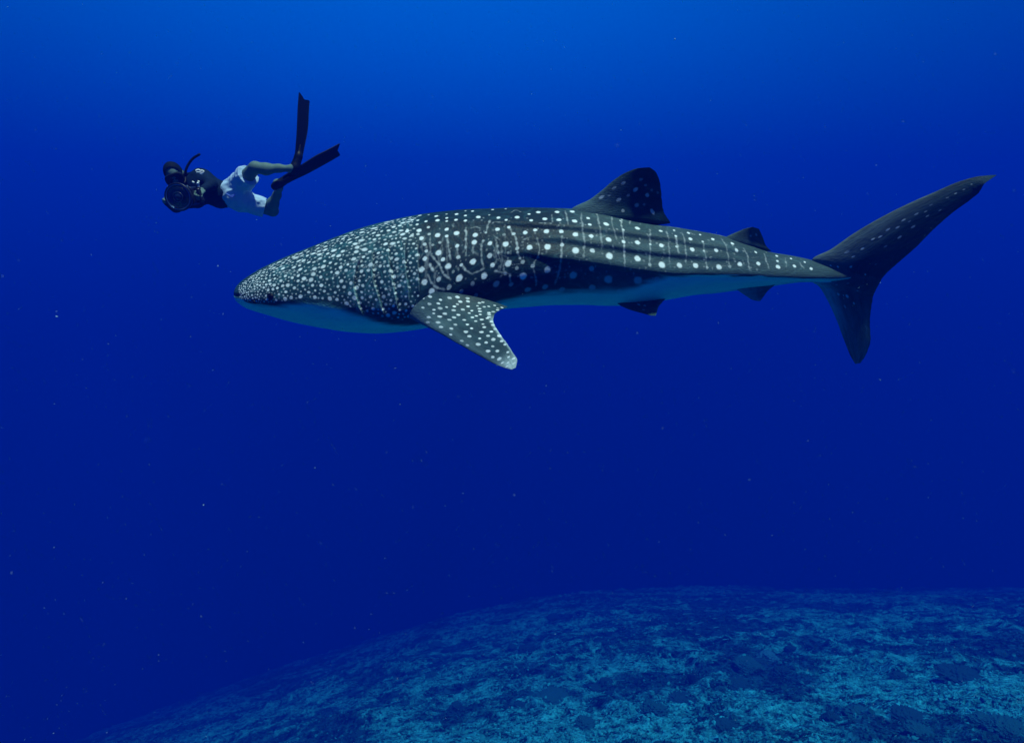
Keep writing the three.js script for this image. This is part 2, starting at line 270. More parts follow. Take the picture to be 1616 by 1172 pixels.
  BL(6, 0.5, [512, 380], [505, 470], [520, 600], [522, 760]); BL(6, 0.32, [240, 400], [245, 500], [258, 580], [255, 700]); BL(6, 0.3, [310, 330], [345, 420], [365, 540], [375, 640]); BL(6, 0.3, [430, 340], [445, 400], [440, 450], [470, 580]);
  BL(6, 0.32, [690, 510], [694, 610], [690, 760]); BL(6, 0.42, [862, 560], [880, 670]); BL(5, 0.26, [905, 530], [925, 640], [930, 740]); BL(5, 0.3, [1040, 598], [1060, 700], [1066, 765]); BL(5, 0.28, [1165, 570], [1200, 650], [1216, 760]); BL(5, 0.28, [1310, 640], [1340, 700], [1345, 780]); BL(5, 0.3, [1450, 670], [1475, 770]); BL(5, 0.25, [800, 520], [815, 600], [822, 740]); BL(6, 0.3, [112, 600], [105, 720], [70, 860]); BL(5, 0.28, [135, 385], [150, 480]); BL(5, 0.25, [570, 420], [560, 480]);
  dots(1130, 250, 3.325, [[319, 510, 7], [322, 538, 7], [323, 570, 10], [394, 524, 6], [410, 565, 9], [466, 543, 6], [498, 579, 9]]);
  streak(1130, 250, 3.325, 4, 0.28, [[365, 520], [368, 570]]); streak(1130, 250, 3.325, 4, 0.3, [[440, 545], [460, 580]]);
  // gill region and head: close-set spots, smaller and closer towards the snout
  const lower = curve([[376, 476], [400, 478], [425, 478], [480, 470], [520, 474], [560, 486], [600, 500], [640, 505], [664, 470]]), placed = [];
  const upper = curve([[376, 452], [386, 443], [420, 421], [490, 391], [570, 361], [640, 343], [664, 340]]);
  for (let n = 0; n < 90000 && placed.length < 1700; n++) {
    const px = 377 + 283 * Math.pow(R(), 1.5), lo = upper(px), hi = lower(px), [x, a] = onFlank(px, lerp(lo + 0.4, hi - 2, R())), s = section(x, a);
    const f = smoothstep(px, 378, 470), g = smoothstep(px, 600, 655), gap = lerp(3.3, 8.3, f) * M * (px > 560 ? 0.95 : 1);
    if (Math.hypot(px - 427.5, lerp(0, 0, 0) + toPixel(V(...[x, s[0], s[1]]).add(G0))[1] - 467.5) < 7) continue;
    if (placed.some((o) => Math.abs(o[0] - x) < gap && Math.hypot((o[0] - x) * 0.86, o[1] - s[0], o[2] - s[1]) < gap * (0.5 + 0.5 * Math.min(1, o[3])))) continue;
    const big = R() < 0.62; placed.push([x, s[0], s[1], big ? 1 : 0.6]);
    const r = lerp(1.2, big ? 2.6 : 1.6, f) * M * (0.72 + 0.5 * R()) * (1 - 0.2 * g), near = smoothstep(hi - lerp(lo, hi, (px, 0.5)), 0, 30);
    stamp(x, a, r * (1 + (0.2 + 0.7 * (1 - smoothstep(a, 0.5, 1.3))) * R()), r, 0.5 * (R() - 0.5), big ? 0.75 + 0.25 * R() : 0.25 + 0.6 * R(), 0.42);
  }
  for (let n = 0, got = 0; n < 40000 && got < 330; n++) {
    const px = 400 + 258 * R(), lo = upper(px), hi = lower(px), [x, a] = onFlank(px, lerp(lo + 1, hi - 1, R())), s = section(x, a), f = smoothstep(px, 378, 470);
    if (placed.some((o) => Math.abs(o[0] - x) < 0.05 && Math.hypot(o[0] - x, o[1] - s[0], o[2] - s[1]) < lerp(2.6, 5.6, f) * M)) continue;
    placed.push([x, s[0], s[1], 0.6]); got++; stamp(x, a, lerp(0.9, 1.5, f) * M * (0.7 + 0.6 * R()), lerp(0.9, 1.4, f) * M, R(), 0.2 + 0.55 * R(), 0.6);
  }
  for (let n = 0; n < 22; n++) { const px = 668 + 165 * R(), py = lerp(350, 425, R()), l = 16 + 30 * R(), b = (R() - 0.5) * 26, w = 1.1 + 0.7 * R(), v = 0.10 + 0.14 * R(); streak(0, 0, 1, w, v, [[px, py], [px + b * 0.35, py + l * 0.33], [px + b * 0.2, py + l * 0.66], [px + b, py + l]]); }
  for (let n = 0; n < 40; n++) { const px = 440 + 190 * R(), py = lerp(upper(px) + 6, lower(px) - 34, R()), l = 9 + 12 * R(); streak(0, 0, 1, 0.8, 0.3, [[px, py], [px + l, py - l * (0.32 + 0.1 * R())]]); }
  for (const g of gills) for (let k = 0; k <= 60; k++) { const a = lerp(g.lo, g.hi, k / 60); stamp(g.x(a) - 0.006, a, 0.005, 0.012, 0, 0.16 * R(), 0.8); }  // pale streaks paint the lit rim of each gill flap
  for (let n = 0; n < 12; n++) { const px = 470 + 760 * R(), py = lerp(352, 425, R()), l = 8 + 26 * R(), a0 = (R() - 0.5) * 0.7; streak(0, 0, 1, 0.45, 0.12 + 0.16 * R(), [[px, py], [px + l, py + l * a0]]); }
  // fine paler freckles everywhere on the dark skin
  for (let n = 0; n < 260; n++) { const px = 650 + 560 * R(), [x, a] = onFlank(px, lerp(340, 440, R())); stamp(x, a, 0.006 + 0.006 * R(), 0.006 + 0.006 * R(), 0, 0.10 + 0.16 * R(), 0.7); }
  const belly = line([[378, 470], [400, 481], [425, 483], [480, 480], [520, 485], [560, 496], [600, 509], [640, 513], [680, 509], [740, 495], [790, 477], [820, 469], [850, 465], [900, 461], [960, 459], [1000, 455], [1030, 443], [1060, 436], [1120, 434], [1200, 436], [1330, 438]]);
  const bellySoft = curve([[376, 0.02], [430, 0.03], [520, 0.05], [800, 0.06], [1000, 0.06], [1060, 0.03], [1120, 0.012], [1330, 0.012]].map(([px, v]) => [loc(px, 450).x, v]));
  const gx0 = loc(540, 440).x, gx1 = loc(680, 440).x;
  const tex = new Uint8Array(TW * TH * 4), bmp = new Uint8Array(TW * TH * 4);
  for (let i = 0; i < TW; i++) {
    const x = tx((i + 0.5) / TW), ab = belly(x), bs = bellySoft(x), k = q(x), rad = Math.max(0.05, 0.5 * (wid(k) + 0.5 * (top(k) - bot(k))));
    const rear = smoothstep(x, loc(840, 430).x, loc(960, 430).x), fore = smoothstep(x, loc(650, 430).x, loc(690, 430).x);
    for (let j = 0; j < TH; j++) {
      const a0 = ((j + 0.5) / TH - 0.5) * 2 * Math.PI, an = Math.abs(a0), o = (j * TW + i) * 4;
      const m = noise2(x * 5 + 3, a0 * 5), f = noise2(x * 60, a0 * 40), f2 = noise2(x * 170, a0 * 110);
      const b = smoothstep((an - ab) * rad + 0.02 * noise2(x * 9, a0 * 14), -bs, bs);
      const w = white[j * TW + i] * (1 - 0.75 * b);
      const n = 1 + 0.16 * m + 0.10 * f + 0.08 * f2, net = Math.pow(1 - Math.min(1, 2.2 * Math.abs(noise2(x * 11 + 2 * m, a0 * 9 + 2 * noise2(x * 7, a0 * 6 + 9)))), 3);
      let flap = 0; if (x > gx0 && x < gx1) for (const g of gills) { if (an < g.lo - 0.02 || an > g.hi + 0.02) continue; const t = x - g.x(an); if (t < 0 && t > -0.09) flap = Math.max(flap, (0.35 + 0.65 * Math.exp(t / 0.03)) * smoothstep(t, -0.09, -0.05) * smoothstep(an, g.lo - 0.02, g.lo + 0.15) * (1 - smoothstep(an, g.hi - 0.1, g.hi + 0.02))); else if (t >= 0 && t < 0.012) flap = -0.4; }  // pale flap margin; the dark line behind it is groove shade painted in
      for (let c = 0; c < 3; c++) {
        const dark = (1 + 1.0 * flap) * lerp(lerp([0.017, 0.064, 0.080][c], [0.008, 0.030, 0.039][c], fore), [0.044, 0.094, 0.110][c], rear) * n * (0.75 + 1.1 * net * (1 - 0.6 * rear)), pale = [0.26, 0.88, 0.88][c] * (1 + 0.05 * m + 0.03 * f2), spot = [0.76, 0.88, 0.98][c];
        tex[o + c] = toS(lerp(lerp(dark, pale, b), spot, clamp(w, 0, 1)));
      }
      tex[o + 3] = 255;
      bmp[o] = bmp[o + 1] = bmp[o + 2] = clamp(Math.round(128 + 60 * f + 50 * f2), 0, 255); bmp[o + 3] = 255;
    }
  }
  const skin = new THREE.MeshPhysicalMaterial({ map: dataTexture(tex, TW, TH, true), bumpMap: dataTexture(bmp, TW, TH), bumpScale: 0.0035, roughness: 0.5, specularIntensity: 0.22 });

  // ---- fins: span from the root outwards, front edge and rear edge given as points [px, py, z]
  function fin(front, rear, thick, opts = {}) {
    const NS = opts.ns ?? 60, NC = opts.nc ?? 36, lean = (l) => path(l.map(([x, y, z = 0], i) => loc(x, y, z + (opts.lean ? opts.lean(i / (l.length - 1)) : 0)).toArray())), F = lean(front), B = lean(rear);
    const P = [], U = [], I = [], midP = (u, v) => { const f = F(v), b = B(v), wob = opts.nick ? 0.006 * opts.nick * fbm2(v * 34, 3.7, 3) : 0; b[0] += wob; b[1] += 0.4 * wob; const c = f.map((n, k) => lerp(n, b[k], u)); if (opts.bend) { const d = opts.bend(u, v); c[0] += d[0]; c[1] += d[1]; c[2] += d[2]; } return V(...c); };
    for (const side of [1, -1]) for (let i = 0; i <= NS; i++) for (let j = 0; j <= NC; j++) {
      const v = i / NS, ju = j / NC, u = ju * ju * (3 - 2 * ju), p = midP(u, v), e = 0.01;
      const du = midP(Math.min(1, u + e), v).sub(midP(Math.max(0, u - e), v)), dv = midP(u, Math.min(1, v + e)).sub(midP(u, Math.max(0, v - e)));
      const n = du.cross(dv); if (opts.flat || n.length() < 1e-9) n.set(0, 0, 1); n.normalize(); if (n.z < 0) n.negate();
      const chord = V(...F(v)).distanceTo(V(...B(v))), th = thick(v) * chord * 2.2 * (Math.sqrt(u) * 1.05 * (1 - u) + 0.02 * (1 - u) * 1) ;
      p.addScaledVector(n, side * th * (opts.flare ? 1 + opts.flare * Math.exp(-v * 9) : 1)); P.push(p.x, p.y, p.z); U.push(u, v);
    }
    for (const side of [0, 1]) { const o = side * (NS + 1) * (NC + 1); for (let i = 0; i < NS; i++) for (let j = 0; j < NC; j++) { const m = o + i * (NC + 1) + j, n = m + NC + 1; side ? I.push(m, n, m + 1, m + 1, n, n + 1) : I.push(m, m + 1, n, m + 1, n + 1, n); } }
    const g = new THREE.BufferGeometry(); g.setAttribute('position', new THREE.Float32BufferAttribute(P, 3)); g.setAttribute('uv', new THREE.Float32BufferAttribute(U, 2)); g.setIndex(I); g.computeVertexNormals();
    const grid = []; for (let i = 0; i <= 80; i++) for (let j = 0; j <= 80; j++) { const w = midP(j / 80, i / 80).add(G0); grid.push([j / 80, i / 80, ...toPixel(w)]); }
    const find = (px, py) => grid.reduce((m, c) => { const d = (c[2] - px) ** 2 + (c[3] - py) ** 2; return d < m[0] ? [d, c[0], c[1]] : m; }, [1e9, 0, 0]);
    const span = (v) => V(...F(v)).distanceTo(V(...B(v)));
    return { g, find, span, length: midP(0.5, 0).distanceTo(midP(0.5, 1)) };
  }
  function finSkin(f, colour, spots) {
    const S = 512, w = new Float32Array(S * S), t = new Uint8Array(S * S * 4), bm = new Uint8Array(S * S * 4);
    for (const [u, v, r, val = 1, ar = 1] of spots) {
      const ch = Math.max(0.04, f.span(v)), ru = r * ar / ch * S, rv = r / f.length * S, cu = u * S, cv = v * S, sd = u * 37 + v * 91;
      for (let y = Math.max(0, Math.floor(cv - rv * 1.5)); y <= Math.min(S - 1, cv + rv * 1.5); y++) for (let x = Math.max(0, Math.floor(cu - ru * 1.5)); x <= Math.min(S - 1, cu + ru * 1.5); x++) {
        const p = (x - cu) / ru, s = (y - cv) / rv, an = Math.atan2(s, p), k = val * (1 - smoothstep(Math.hypot(p, s) * (1 + 0.15 * noise2(Math.cos(an) * 1.5 + sd, Math.sin(an) * 1.5)), 0.65, 1.2)); if (k > w[y * S + x]) w[y * S + x] = k;
      }
    }
    for (let y = 0; y < S; y++) for (let x = 0; x < S; x++) {
      const u = x / S, v = y / S, n = 1 + 0.55 * fbm2(u * 9, v * 9, 4) + 0.10 * noise2(u * 60, v * 60) + 0.08 * noise2(u * 30, v * 160), c = colour(u, v), k = w[y * S + x], o = (y * S + x) * 4;
      for (let i = 0; i < 3; i++) t[o + i] = toS(lerp(c[i] * n, [0.76, 0.88, 0.98][i], k)); t[o + 3] = 255;
      bm[o] = bm[o + 1] = bm[o + 2] = clamp(Math.round(128 + 60 * noise2(u * 90, v * 90) + 40 * noise2(u * 20, v * 120)), 0, 255); bm[o + 3] = 255;
    }
    return new THREE.MeshPhysicalMaterial({ map: dataTexture(t, S, S, true), bumpMap: dataTexture(bm, S, S), bumpScale: 0.003, roughness: 0.52, specularIntensity: 0.22 });
  }
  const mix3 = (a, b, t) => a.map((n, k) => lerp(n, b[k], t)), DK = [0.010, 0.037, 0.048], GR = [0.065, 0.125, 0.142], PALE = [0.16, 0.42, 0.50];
  const parts = [bg], mats = [skin];
  const addFin = (f, m) => { parts.push(f.g); mats.push(m); };

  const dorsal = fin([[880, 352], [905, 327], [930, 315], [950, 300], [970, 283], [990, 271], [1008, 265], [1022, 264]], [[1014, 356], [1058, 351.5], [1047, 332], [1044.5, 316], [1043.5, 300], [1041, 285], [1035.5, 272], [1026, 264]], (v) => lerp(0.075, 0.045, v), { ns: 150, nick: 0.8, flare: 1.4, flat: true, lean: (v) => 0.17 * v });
  const D = []; for (const [X, Y, r, val] of [[596, 252, 14, 0.7], [674, 286, 13, 0.7], [482, 316, 14, 0.6], [600, 350, 14, 0.45], [704, 392, 14, 0.75], [516, 203, 11, 0.6], [633, 180, 11, 0.35], [370, 302, 13, 0.8], [454, 238, 10, 0.5], [544, 290, 10, 0.35], [512, 388, 11, 0.5], [665, 218, 9, 0.3], [744, 268, 9, 0.25], [704, 250, 9, 0.25], [424, 286, 9, 0.3], [655, 345, 9, 0.25]]) { const [, u, v] = dorsal.find(860 + X / 4.187, 240 + Y / 4.187); D.push([u, v, r / 4.187 * M, 0.8 * val]); }
  addFin(dorsal, finSkin(dorsal, (u, v) => mix3(mix3(GR, DK, smoothstep(u, 0.05, 0.5)), DK, smoothstep(v, 0.3, 0.9)), D));  // lit front base and shaded upper blade are put into the colour

  const dorsal2 = fin([[1128, 384], [1145, 374], [1165, 365], [1178, 360], [1188, 358]], [[1184, 394], [1218, 396.5], [1209, 387], [1204, 374], [1198, 361]], (v) => lerp(0.08, 0.05, v), { ns: 60, flare: 0.8, flat: true, lean: (v) => 0.07 * v });
  addFin(dorsal2, finSkin(dorsal2, () => mix3(DK, GR, 0.6), [[0.6, 0.7, 0.012, 0.4], [0.4, 0.55, 0.01, 0.3]]));

  const anal = fin([[1150, 446], [1166, 459], [1178, 467], [1188, 473], [1196, 475]], [[1236, 440], [1220, 452], [1211, 460], [1206, 467], [1200, 475]], (v) => lerp(0.08, 0.05, v), { ns: 36 });
  addFin(anal, finSkin(anal, (u, v) => mix3(PALE, DK, 0.35 + 0.4 * smoothstep(u, 0.2, 0.6) * (1 - smoothstep(v, 0.7, 1))), []));

  for (const s of [1, -1]) {
    const pv = fin([[965, 470, 0.12 * s], [978, 481, 0.16 * s], [996, 489, 0.22 * s], [1014, 494, 0.27 * s], [1028, 498, 0.30 * s]], [[1060, 462, 0.08 * s], [1046, 476, 0.14 * s], [1039, 485, 0.22 * s], [1037, 492, 0.27 * s], [1035, 498, 0.30 * s]], (v) => lerp(0.06, 0.04, v), { ns: 36 });
    addFin(pv, finSkin(pv, (u, v) => mix3(DK, PALE, 0.06 + 0.15 * smoothstep(u, 0.86, 1)), [[0.4, 0.35, 0.012, 0.4], [0.55, 0.4, 0.012, 0.3], [0.35, 0.6, 0.01, 0.3]]));
  }
  // near pectoral fin
  const front = [[618, 478, 0.30], [640, 497, 0.46], [664, 511, 0.58], [692, 525, 0.72], [722, 542, 0.84], [752, 559, 0.95], [780, 574, 1.05], [795, 580, 1.12], [807, 583, 1.15]];
  const rear = [[801, 484, 0.46], [789, 489, 0.56], [780, 497, 0.66], [778, 506, 0.74], [784, 519, 0.84], [796, 536, 0.95], [808, 554, 1.05], [816, 568, 1.12], [814, 580, 1.15]];
  const pec = fin(front, rear, (v) => lerp(0.085, 0.05, v), { ns: 160, nc: 48, nick: 0.8, bend: (u, v) => { const k = (1 - v) ** 5 * Math.sin(Math.PI * Math.pow(u, 0.75)); return [0, 0.075 * k, 0.10 * k]; } });
  const PS = [], r2 = rng(5), pd = [];
  for (let n = 0; n < 9000 && PS.length < 330; n++) {
    const u = 0.03 + 0.95 * Math.sqrt(r2()), v = 0.04 + 0.90 * r2(), w = pec.span(v) * u, h = v * pec.length;
    if (u < 0.30 && v < 0.93 && r2() < 0.85) continue;
    if (pd.some((o) => Math.hypot((o[0] - w) * 0.75, o[1] - h) < 0.042)) continue; pd.push([w, h]);
    PS.push([u, v, 0.0085 + 0.0065 * r2(), (0.55 + 0.5 * r2()) * (1 - 0.5 * smoothstep(v, 0.85, 1)), 1.25]);
  }
  addFin(pec, finSkin(pec, (u, v) => mix3(mix3([0.085, 0.150, 0.168], DK, smoothstep(u, 0.14, 0.42) * (1 - smoothstep(v, 0.6, 0.95)) * 0.75), [0.44, 0.58, 0.64], clamp(smoothstep(v, 0.70, 0.95) * 0.95 + 0.7 * smoothstep(u, 0.90, 1) * smoothstep(v, 0.2, 0.4), 0, 0.85)), PS));
  // far pectoral fin, held level behind the body
  const pec2 = fin(front.map(([x, y, z], i) => [x + 12, lerp(lerp(y, 474, 0.35), 425, i / 8), -z]), rear.map(([x, y, z], i) => [x + 12, lerp(lerp(y, 466, 0.6), 425, i / 8), -z]), (v) => lerp(0.085, 0.05, v), { ns: 50 });
  addFin(pec2, mats.at(-1));
  // caudal fin: one blade from the lower tip to the upper tip
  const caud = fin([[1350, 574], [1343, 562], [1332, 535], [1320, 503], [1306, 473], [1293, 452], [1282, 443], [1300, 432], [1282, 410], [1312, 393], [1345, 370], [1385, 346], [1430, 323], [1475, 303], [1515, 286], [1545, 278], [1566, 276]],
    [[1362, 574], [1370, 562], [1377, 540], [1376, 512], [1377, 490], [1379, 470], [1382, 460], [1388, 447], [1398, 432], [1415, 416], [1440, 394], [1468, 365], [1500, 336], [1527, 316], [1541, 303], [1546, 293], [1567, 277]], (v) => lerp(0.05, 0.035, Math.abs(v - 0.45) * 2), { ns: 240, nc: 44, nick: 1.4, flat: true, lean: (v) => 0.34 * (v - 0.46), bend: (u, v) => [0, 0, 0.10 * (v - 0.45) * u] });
  const C = []; for (const [X, Y, r, val] of [[811, 433, 6, 1], [760, 471, 7, 1], [711, 513, 6, 1], [856, 407, 6, 0.9], [893, 385, 7, 0.9], [945, 358, 6, 0.9], [977, 325, 6, 0.8], [1045, 286, 6, 0.7], [1102, 312, 5, 0.6], [1028, 361, 7, 0.6], [957, 413, 7, 0.7], [1095, 272, 5, 0.5], [1172, 264, 5, 0.5], [1122, 247, 5, 0.4], [1254, 183, 5, 0.6], [1300, 160, 5, 0.5], [1336, 140, 4, 0.5], [880, 467, 6, 0.4], [697, 569, 8, 0.8], [635, 566, 6, 1], [594, 568, 5, 1], [557, 563, 6, 1], [560, 590, 6, 1], [781, 606, 6, 0.7], [685, 722, 10, 0.8], [637, 712, 9, 0.6], [720, 761, 7, 0.7], [739, 692, 7, 0.4], [671, 783, 8, 0.4], [628, 660, 8, 0.3], [680, 490, 9, 0.5], [665, 718, 4, 0.8], [1210, 205, 5, 0.4], [1012, 321, 5, 0.4], [834, 560, 5, 0.3], [685, 655, 7, 0.3]]) { const [, u, v] = caud.find(1130 + X / 3.325, 250 + Y / 3.325); C.push([u, v, r / 3.325 * M * 0.9, 0.75 * val]); }
  addFin(caud, finSkin(caud, (u, v) => v > 0.47 ? mix3(mix3([0.10, 0.16, 0.175], DK, smoothstep(u, 0.1, 0.6)), DK, smoothstep(v, 0.62, 0.95)) : mix3(mix3(PALE, DK, smoothstep(u, 0.05, 0.45)), [0.05, 0.13, 0.15], 1 - 0.8 * smoothstep(v, 0.06, 0.28) + 0.3 * Math.max(0, noise2(u * 7, v * 40))), C));  // upper lobe: light on the leading edge painted as grey fading to dark

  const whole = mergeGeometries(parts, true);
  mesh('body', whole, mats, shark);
  // eyes and nostrils
  const black = mat(0.003, 0.004, 0.006, 0.4, { specularIntensity: 0.2 });
  for (const s of [1, -1]) {
    const [x, a] = onFlank(427.5, 467.5), p = bodyPoint(x, a), e = mesh('eye', new THREE.SphereGeometry(0.026, 24, 16), black, shark); e.position.set(p[0], p[1], s * (p[2] - 0.004)); e.scale.set(1.1, 0.8, 0.6); e.rotation.z = -0.4;
    const lid = mesh('eyelid', new THREE.TorusGeometry(0.029, 0.005, 10, 28), mat(0.012, 0.03, 0.035, 0.7, { specularIntensity: 0.1 }), shark); lid.position.set(p[0], p[1], s * (p[2] - 0.001)); lid.scale.set(1.1, 0.8, 1); lid.rotation.z = -0.4;
    const [x2, a2] = onFlank(401, 476), p2 = bodyPoint(x2, a2), n = mesh('nostril', new THREE.SphereGeometry(0.018, 16, 12), black, shark); n.position.set(p2[0], p2[1], s * (p2[2] - 0.003)); n.scale.set(1.2, 0.7, 0.7); n.rotation.z = -0.5;
  }
}

// ------------------------------------------------------------------ reef growth
function groundAt(px, py) { const d = at(px, py, 1).sub(camera.position); let t = 4; for (let i = 0; i < 4000; i++) { const y = CAM_Y + d.y * t; if (y < reefHeight(d.x * t, d.z * t)) break; t += 0.03; } return V(d.x * t, reefHeight(d.x * t, d.z * t), d.z * t); }
{
  const R = rng(77), shapes = [];
  const lump = (seed, flat, rough) => {
    const g = new THREE.IcosahedronGeometry(1, 34), p = g.attributes.position, v = V(0, 0, 0);
    for (let i = 0; i < p.count; i++) {
      v.fromBufferAttribute(p, i); const n = v.clone();
      let r = 1 + 0.34 * noise3(n.x * 1.5 + seed, n.y * 1.5, n.z * 1.5) + rough * (1 - 2.2 * Math.abs(noise3(n.x * 4 + seed, n.y * 4, n.z * 4))) * 0.6 + rough * 0.5 * noise3(n.x * 11, n.y * 11 + seed, n.z * 11) + rough * 0.55 * noise3(n.x * 19, n.y * 19 + seed, n.z * 19) + rough * 0.4 * noise3(n.x * 37, n.y * 37 + seed, n.z * 37);
      v.multiplyScalar(r); v.y = v.y > 0 ? v.y * flat : v.y * 0.35; p.setXYZ(i, v.x, v.y, v.z);
    }
    const m = new THREE.BufferGeometry(); m.setAttribute('position', p); return smooth(m);
  };
  const smooth = (g) => { // shared normals for equal places
    const p = g.attributes.position, map = new Map(), id = [], pos = [], idx = [];
    for (let i = 0; i < p.count; i++) { const k = `${p.getX(i).toFixed(4)},${p.getY(i).toFixed(4)},${p.getZ(i).toFixed(4)}`; let n = map.get(k); if (n === undefined) { n = pos.length / 3; map.set(k, n); pos.push(p.getX(i), p.getY(i), p.getZ(i)); } idx.push(n); }
    const o = new THREE.BufferGeometry(); o.setAttribute('position', new THREE.Float32BufferAttribute(pos, 3)); o.setIndex(idx); o.computeVertexNormals(); return o;
  };
  for (let i = 0; i < 7; i++) shapes.push(lump(i * 13.7 + 1, [0.75, 0.5, 0.95, 0.62, 0.4, 0.8, 1.3][i], [0.20, 0.28, 0.16, 0.34, 0.3, 0.24, 0.2][i]));
  const darkC = mat(0.003, 0.050, 0.098, 0.95, { specularIntensity: 0.05 }), midC = mat(0.004, 0.075, 0.13, 0.95, { specularIntensity: 0.05 }), paleC = mat(0.010, 0.14, 0.27, 0.95, { specularIntensity: 0.05 });
  const head = (px, py, sc, shape, m, label, group) => {
    const p = groundAt(px, py), o = mesh('coral_head', shapes[shape], m); o.position.copy(p).setY(p.y - 0.10 * sc[1]); o.scale.set(...sc); o.rotation.y = R() * 6.28;
    return tag(o, label, 'coral', group);
  };
  head(1528, 1072, [0.9, 0.32, 0.8], 0, darkC, 'broad dark coral outcrop at the right edge of the reef floor');
  head(1092, 1078, [0.26, 0.40, 0.25], 6, darkC, 'upright dark coral knob right of the middle on the pale rubble');
  head(1166, 1082, [0.6, 0.3, 0.5], 1, darkC, 'low dark coral mound just right of the upright knob');
  head(1310, 1136, [0.26, 0.30, 0.25], 2, darkC, 'small round dark coral ball near the bottom of the reef');
  head(870, 1102, [0.75, 0.26, 0.7], 4, midC, 'flat wide coral mound where the pale rubble begins on the left');
  head(1036, 1122, [0.5, 0.32, 0.45], 3, midC, 'grey green coral lump low on the reef left of the dark mounds');
  head(1216, 1040, [0.6, 0.3, 0.5], 5, paleC, 'pale coral hummock amid the brightest rubble patch');
  head(1440, 1135, [0.6, 0.3, 0.5], 1, darkC, 'dark spreading coral clump at the lower right corner of the reef');
  head(1585, 1150, [0.5, 0.3, 0.45], 3, midC, 'rough coral clump in the bottom right corner');
  head(1140, 1150, [0.42, 0.28, 0.4], 3, darkC, 'dark rough coral clump at the lower edge below the low mound');
  for (let i = 0, n = 0; n < 36 && i < 900; i++) {
    const px = 560 + 1060 * R(), py = 905 + 265 * Math.sqrt(R()), p = groundAt(px, py), far = Math.hypot(p.x, p.z);
    if (growth(p.x, p.z) < 0.36 || far > 85 || far < 9) continue;
    const sz = (0.14 + 0.30 * R() * R()) * (0.8 + far / 60), k = Math.floor(R() * 7);
    head(px, py, [sz * (0.8 + 0.6 * R()), sz * (0.5 + 0.5 * R()), sz * (0.8 + 0.6 * R())], k, R() < 0.6 ? darkC : midC, 'dark coral lump among the turf patches of the reef floor', 'dark coral lumps scattered over the reef floor'); n++;
  }
  // broken coral and stones, past counting
  const M4 = new THREE.Matrix4(), Q = new THREE.Quaternion(), E = new THREE.Euler(), C = new THREE.Color();
  const bits = [new THREE.IcosahedronGeometry(1, 1), new THREE.DodecahedronGeometry(1, 0), new THREE.CapsuleGeometry(0.35, 1.6, 3, 6)];
  bits.forEach((g0, b) => {
    const g = g0.clone(), p = g.attributes.position; for (let i = 0; i < p.count; i++) { const n = noise3(p.getX(i) * 2.1 + b * 9, p.getY(i) * 2.1, p.getZ(i) * 2.1); p.setXYZ(i, p.getX(i) * (1 + 0.35 * n), p.getY(i) * (1 + 0.35 * n), p.getZ(i) * (1 + 0.35 * n)); } g.computeVertexNormals();
    const N = 30000, o = new THREE.InstancedMesh(g, mat(1, 1, 1, 0.95, { specularIntensity: 0.05 }), N); o.name = numbered('coral_rubble'); o.castShadow = o.receiveShadow = true; scene.add(o);
    for (let i = 0; i < N; i++) {
      const D = 8 + 60 * Math.pow(R(), 1.6), x = D * (-0.75 + 1.75 * R()), z = -D, y = reefHeight(x, z), q = smoothstep(growth(x, z), 0.3, 0.66), s = 0.018 + 0.075 * Math.pow(R(), 3);
      M4.compose(V(x, y + 0.1 * s, z), Q.setFromEuler(E.set(R() * 6, R() * 6, R() * 6)), V(s * (0.7 + R()), s * (0.5 + 0.6 * R()), s * (0.7 + R()))); o.setMatrixAt(i, M4);
      const k = (0.6 + 0.75 * R()) * lerp(1, 0.22, q * (R() < 0.85 ? 1 : 0.4)); o.setColorAt(i, C.setRGB(0.011 * k, 0.275 * k, 0.415 * k));
    }
    tag(o, ['rounded coral rubble strewn over the reef floor', 'angular broken stones strewn over the reef floor', 'snapped coral sticks strewn over the reef floor'][b], 'rubble', null, 'stuff');
  });
}

// ------------------------------------------------------------------ bodies as smooth fields
const capsule = (a, b, ra, rb) => { // distance to a tapered limb
  const ab = b.clone().sub(a), L2 = Math.max(1e-9, ab.lengthSq());
  return (x, y, z) => { const px = x - a.x, py = y - a.y, pz = z - a.z; let t = (px * ab.x + py * ab.y + pz * ab.z) / L2; t = t < 0 ? 0 : t > 1 ? 1 : t; const dx = px - ab.x * t, dy = py - ab.y * t, dz = pz - ab.z * t; return Math.sqrt(dx * dx + dy * dy + dz * dz) - (ra + (rb - ra) * t); };
};
const ball = (c, r, M) => (x, y, z) => { let v = V(x - c.x, y - c.y, z - c.z); if (M) v.applyMatrix3(M); const k = V(v.x / r[0], v.y / r[1], v.z / r[2]).length(); return (k - 1) * Math.min(...r); };
const blend = (list, k) => (x, y, z) => { let d = 1e3; for (const f of list) { const e = f(x, y, z); if (e - d > k) continue; if (d - e > k) { d = e; continue; } const h = 0.5 + 0.5 * (d - e) / k; d = d + (e - d) * h - k * h * (1 - h); } return d; };
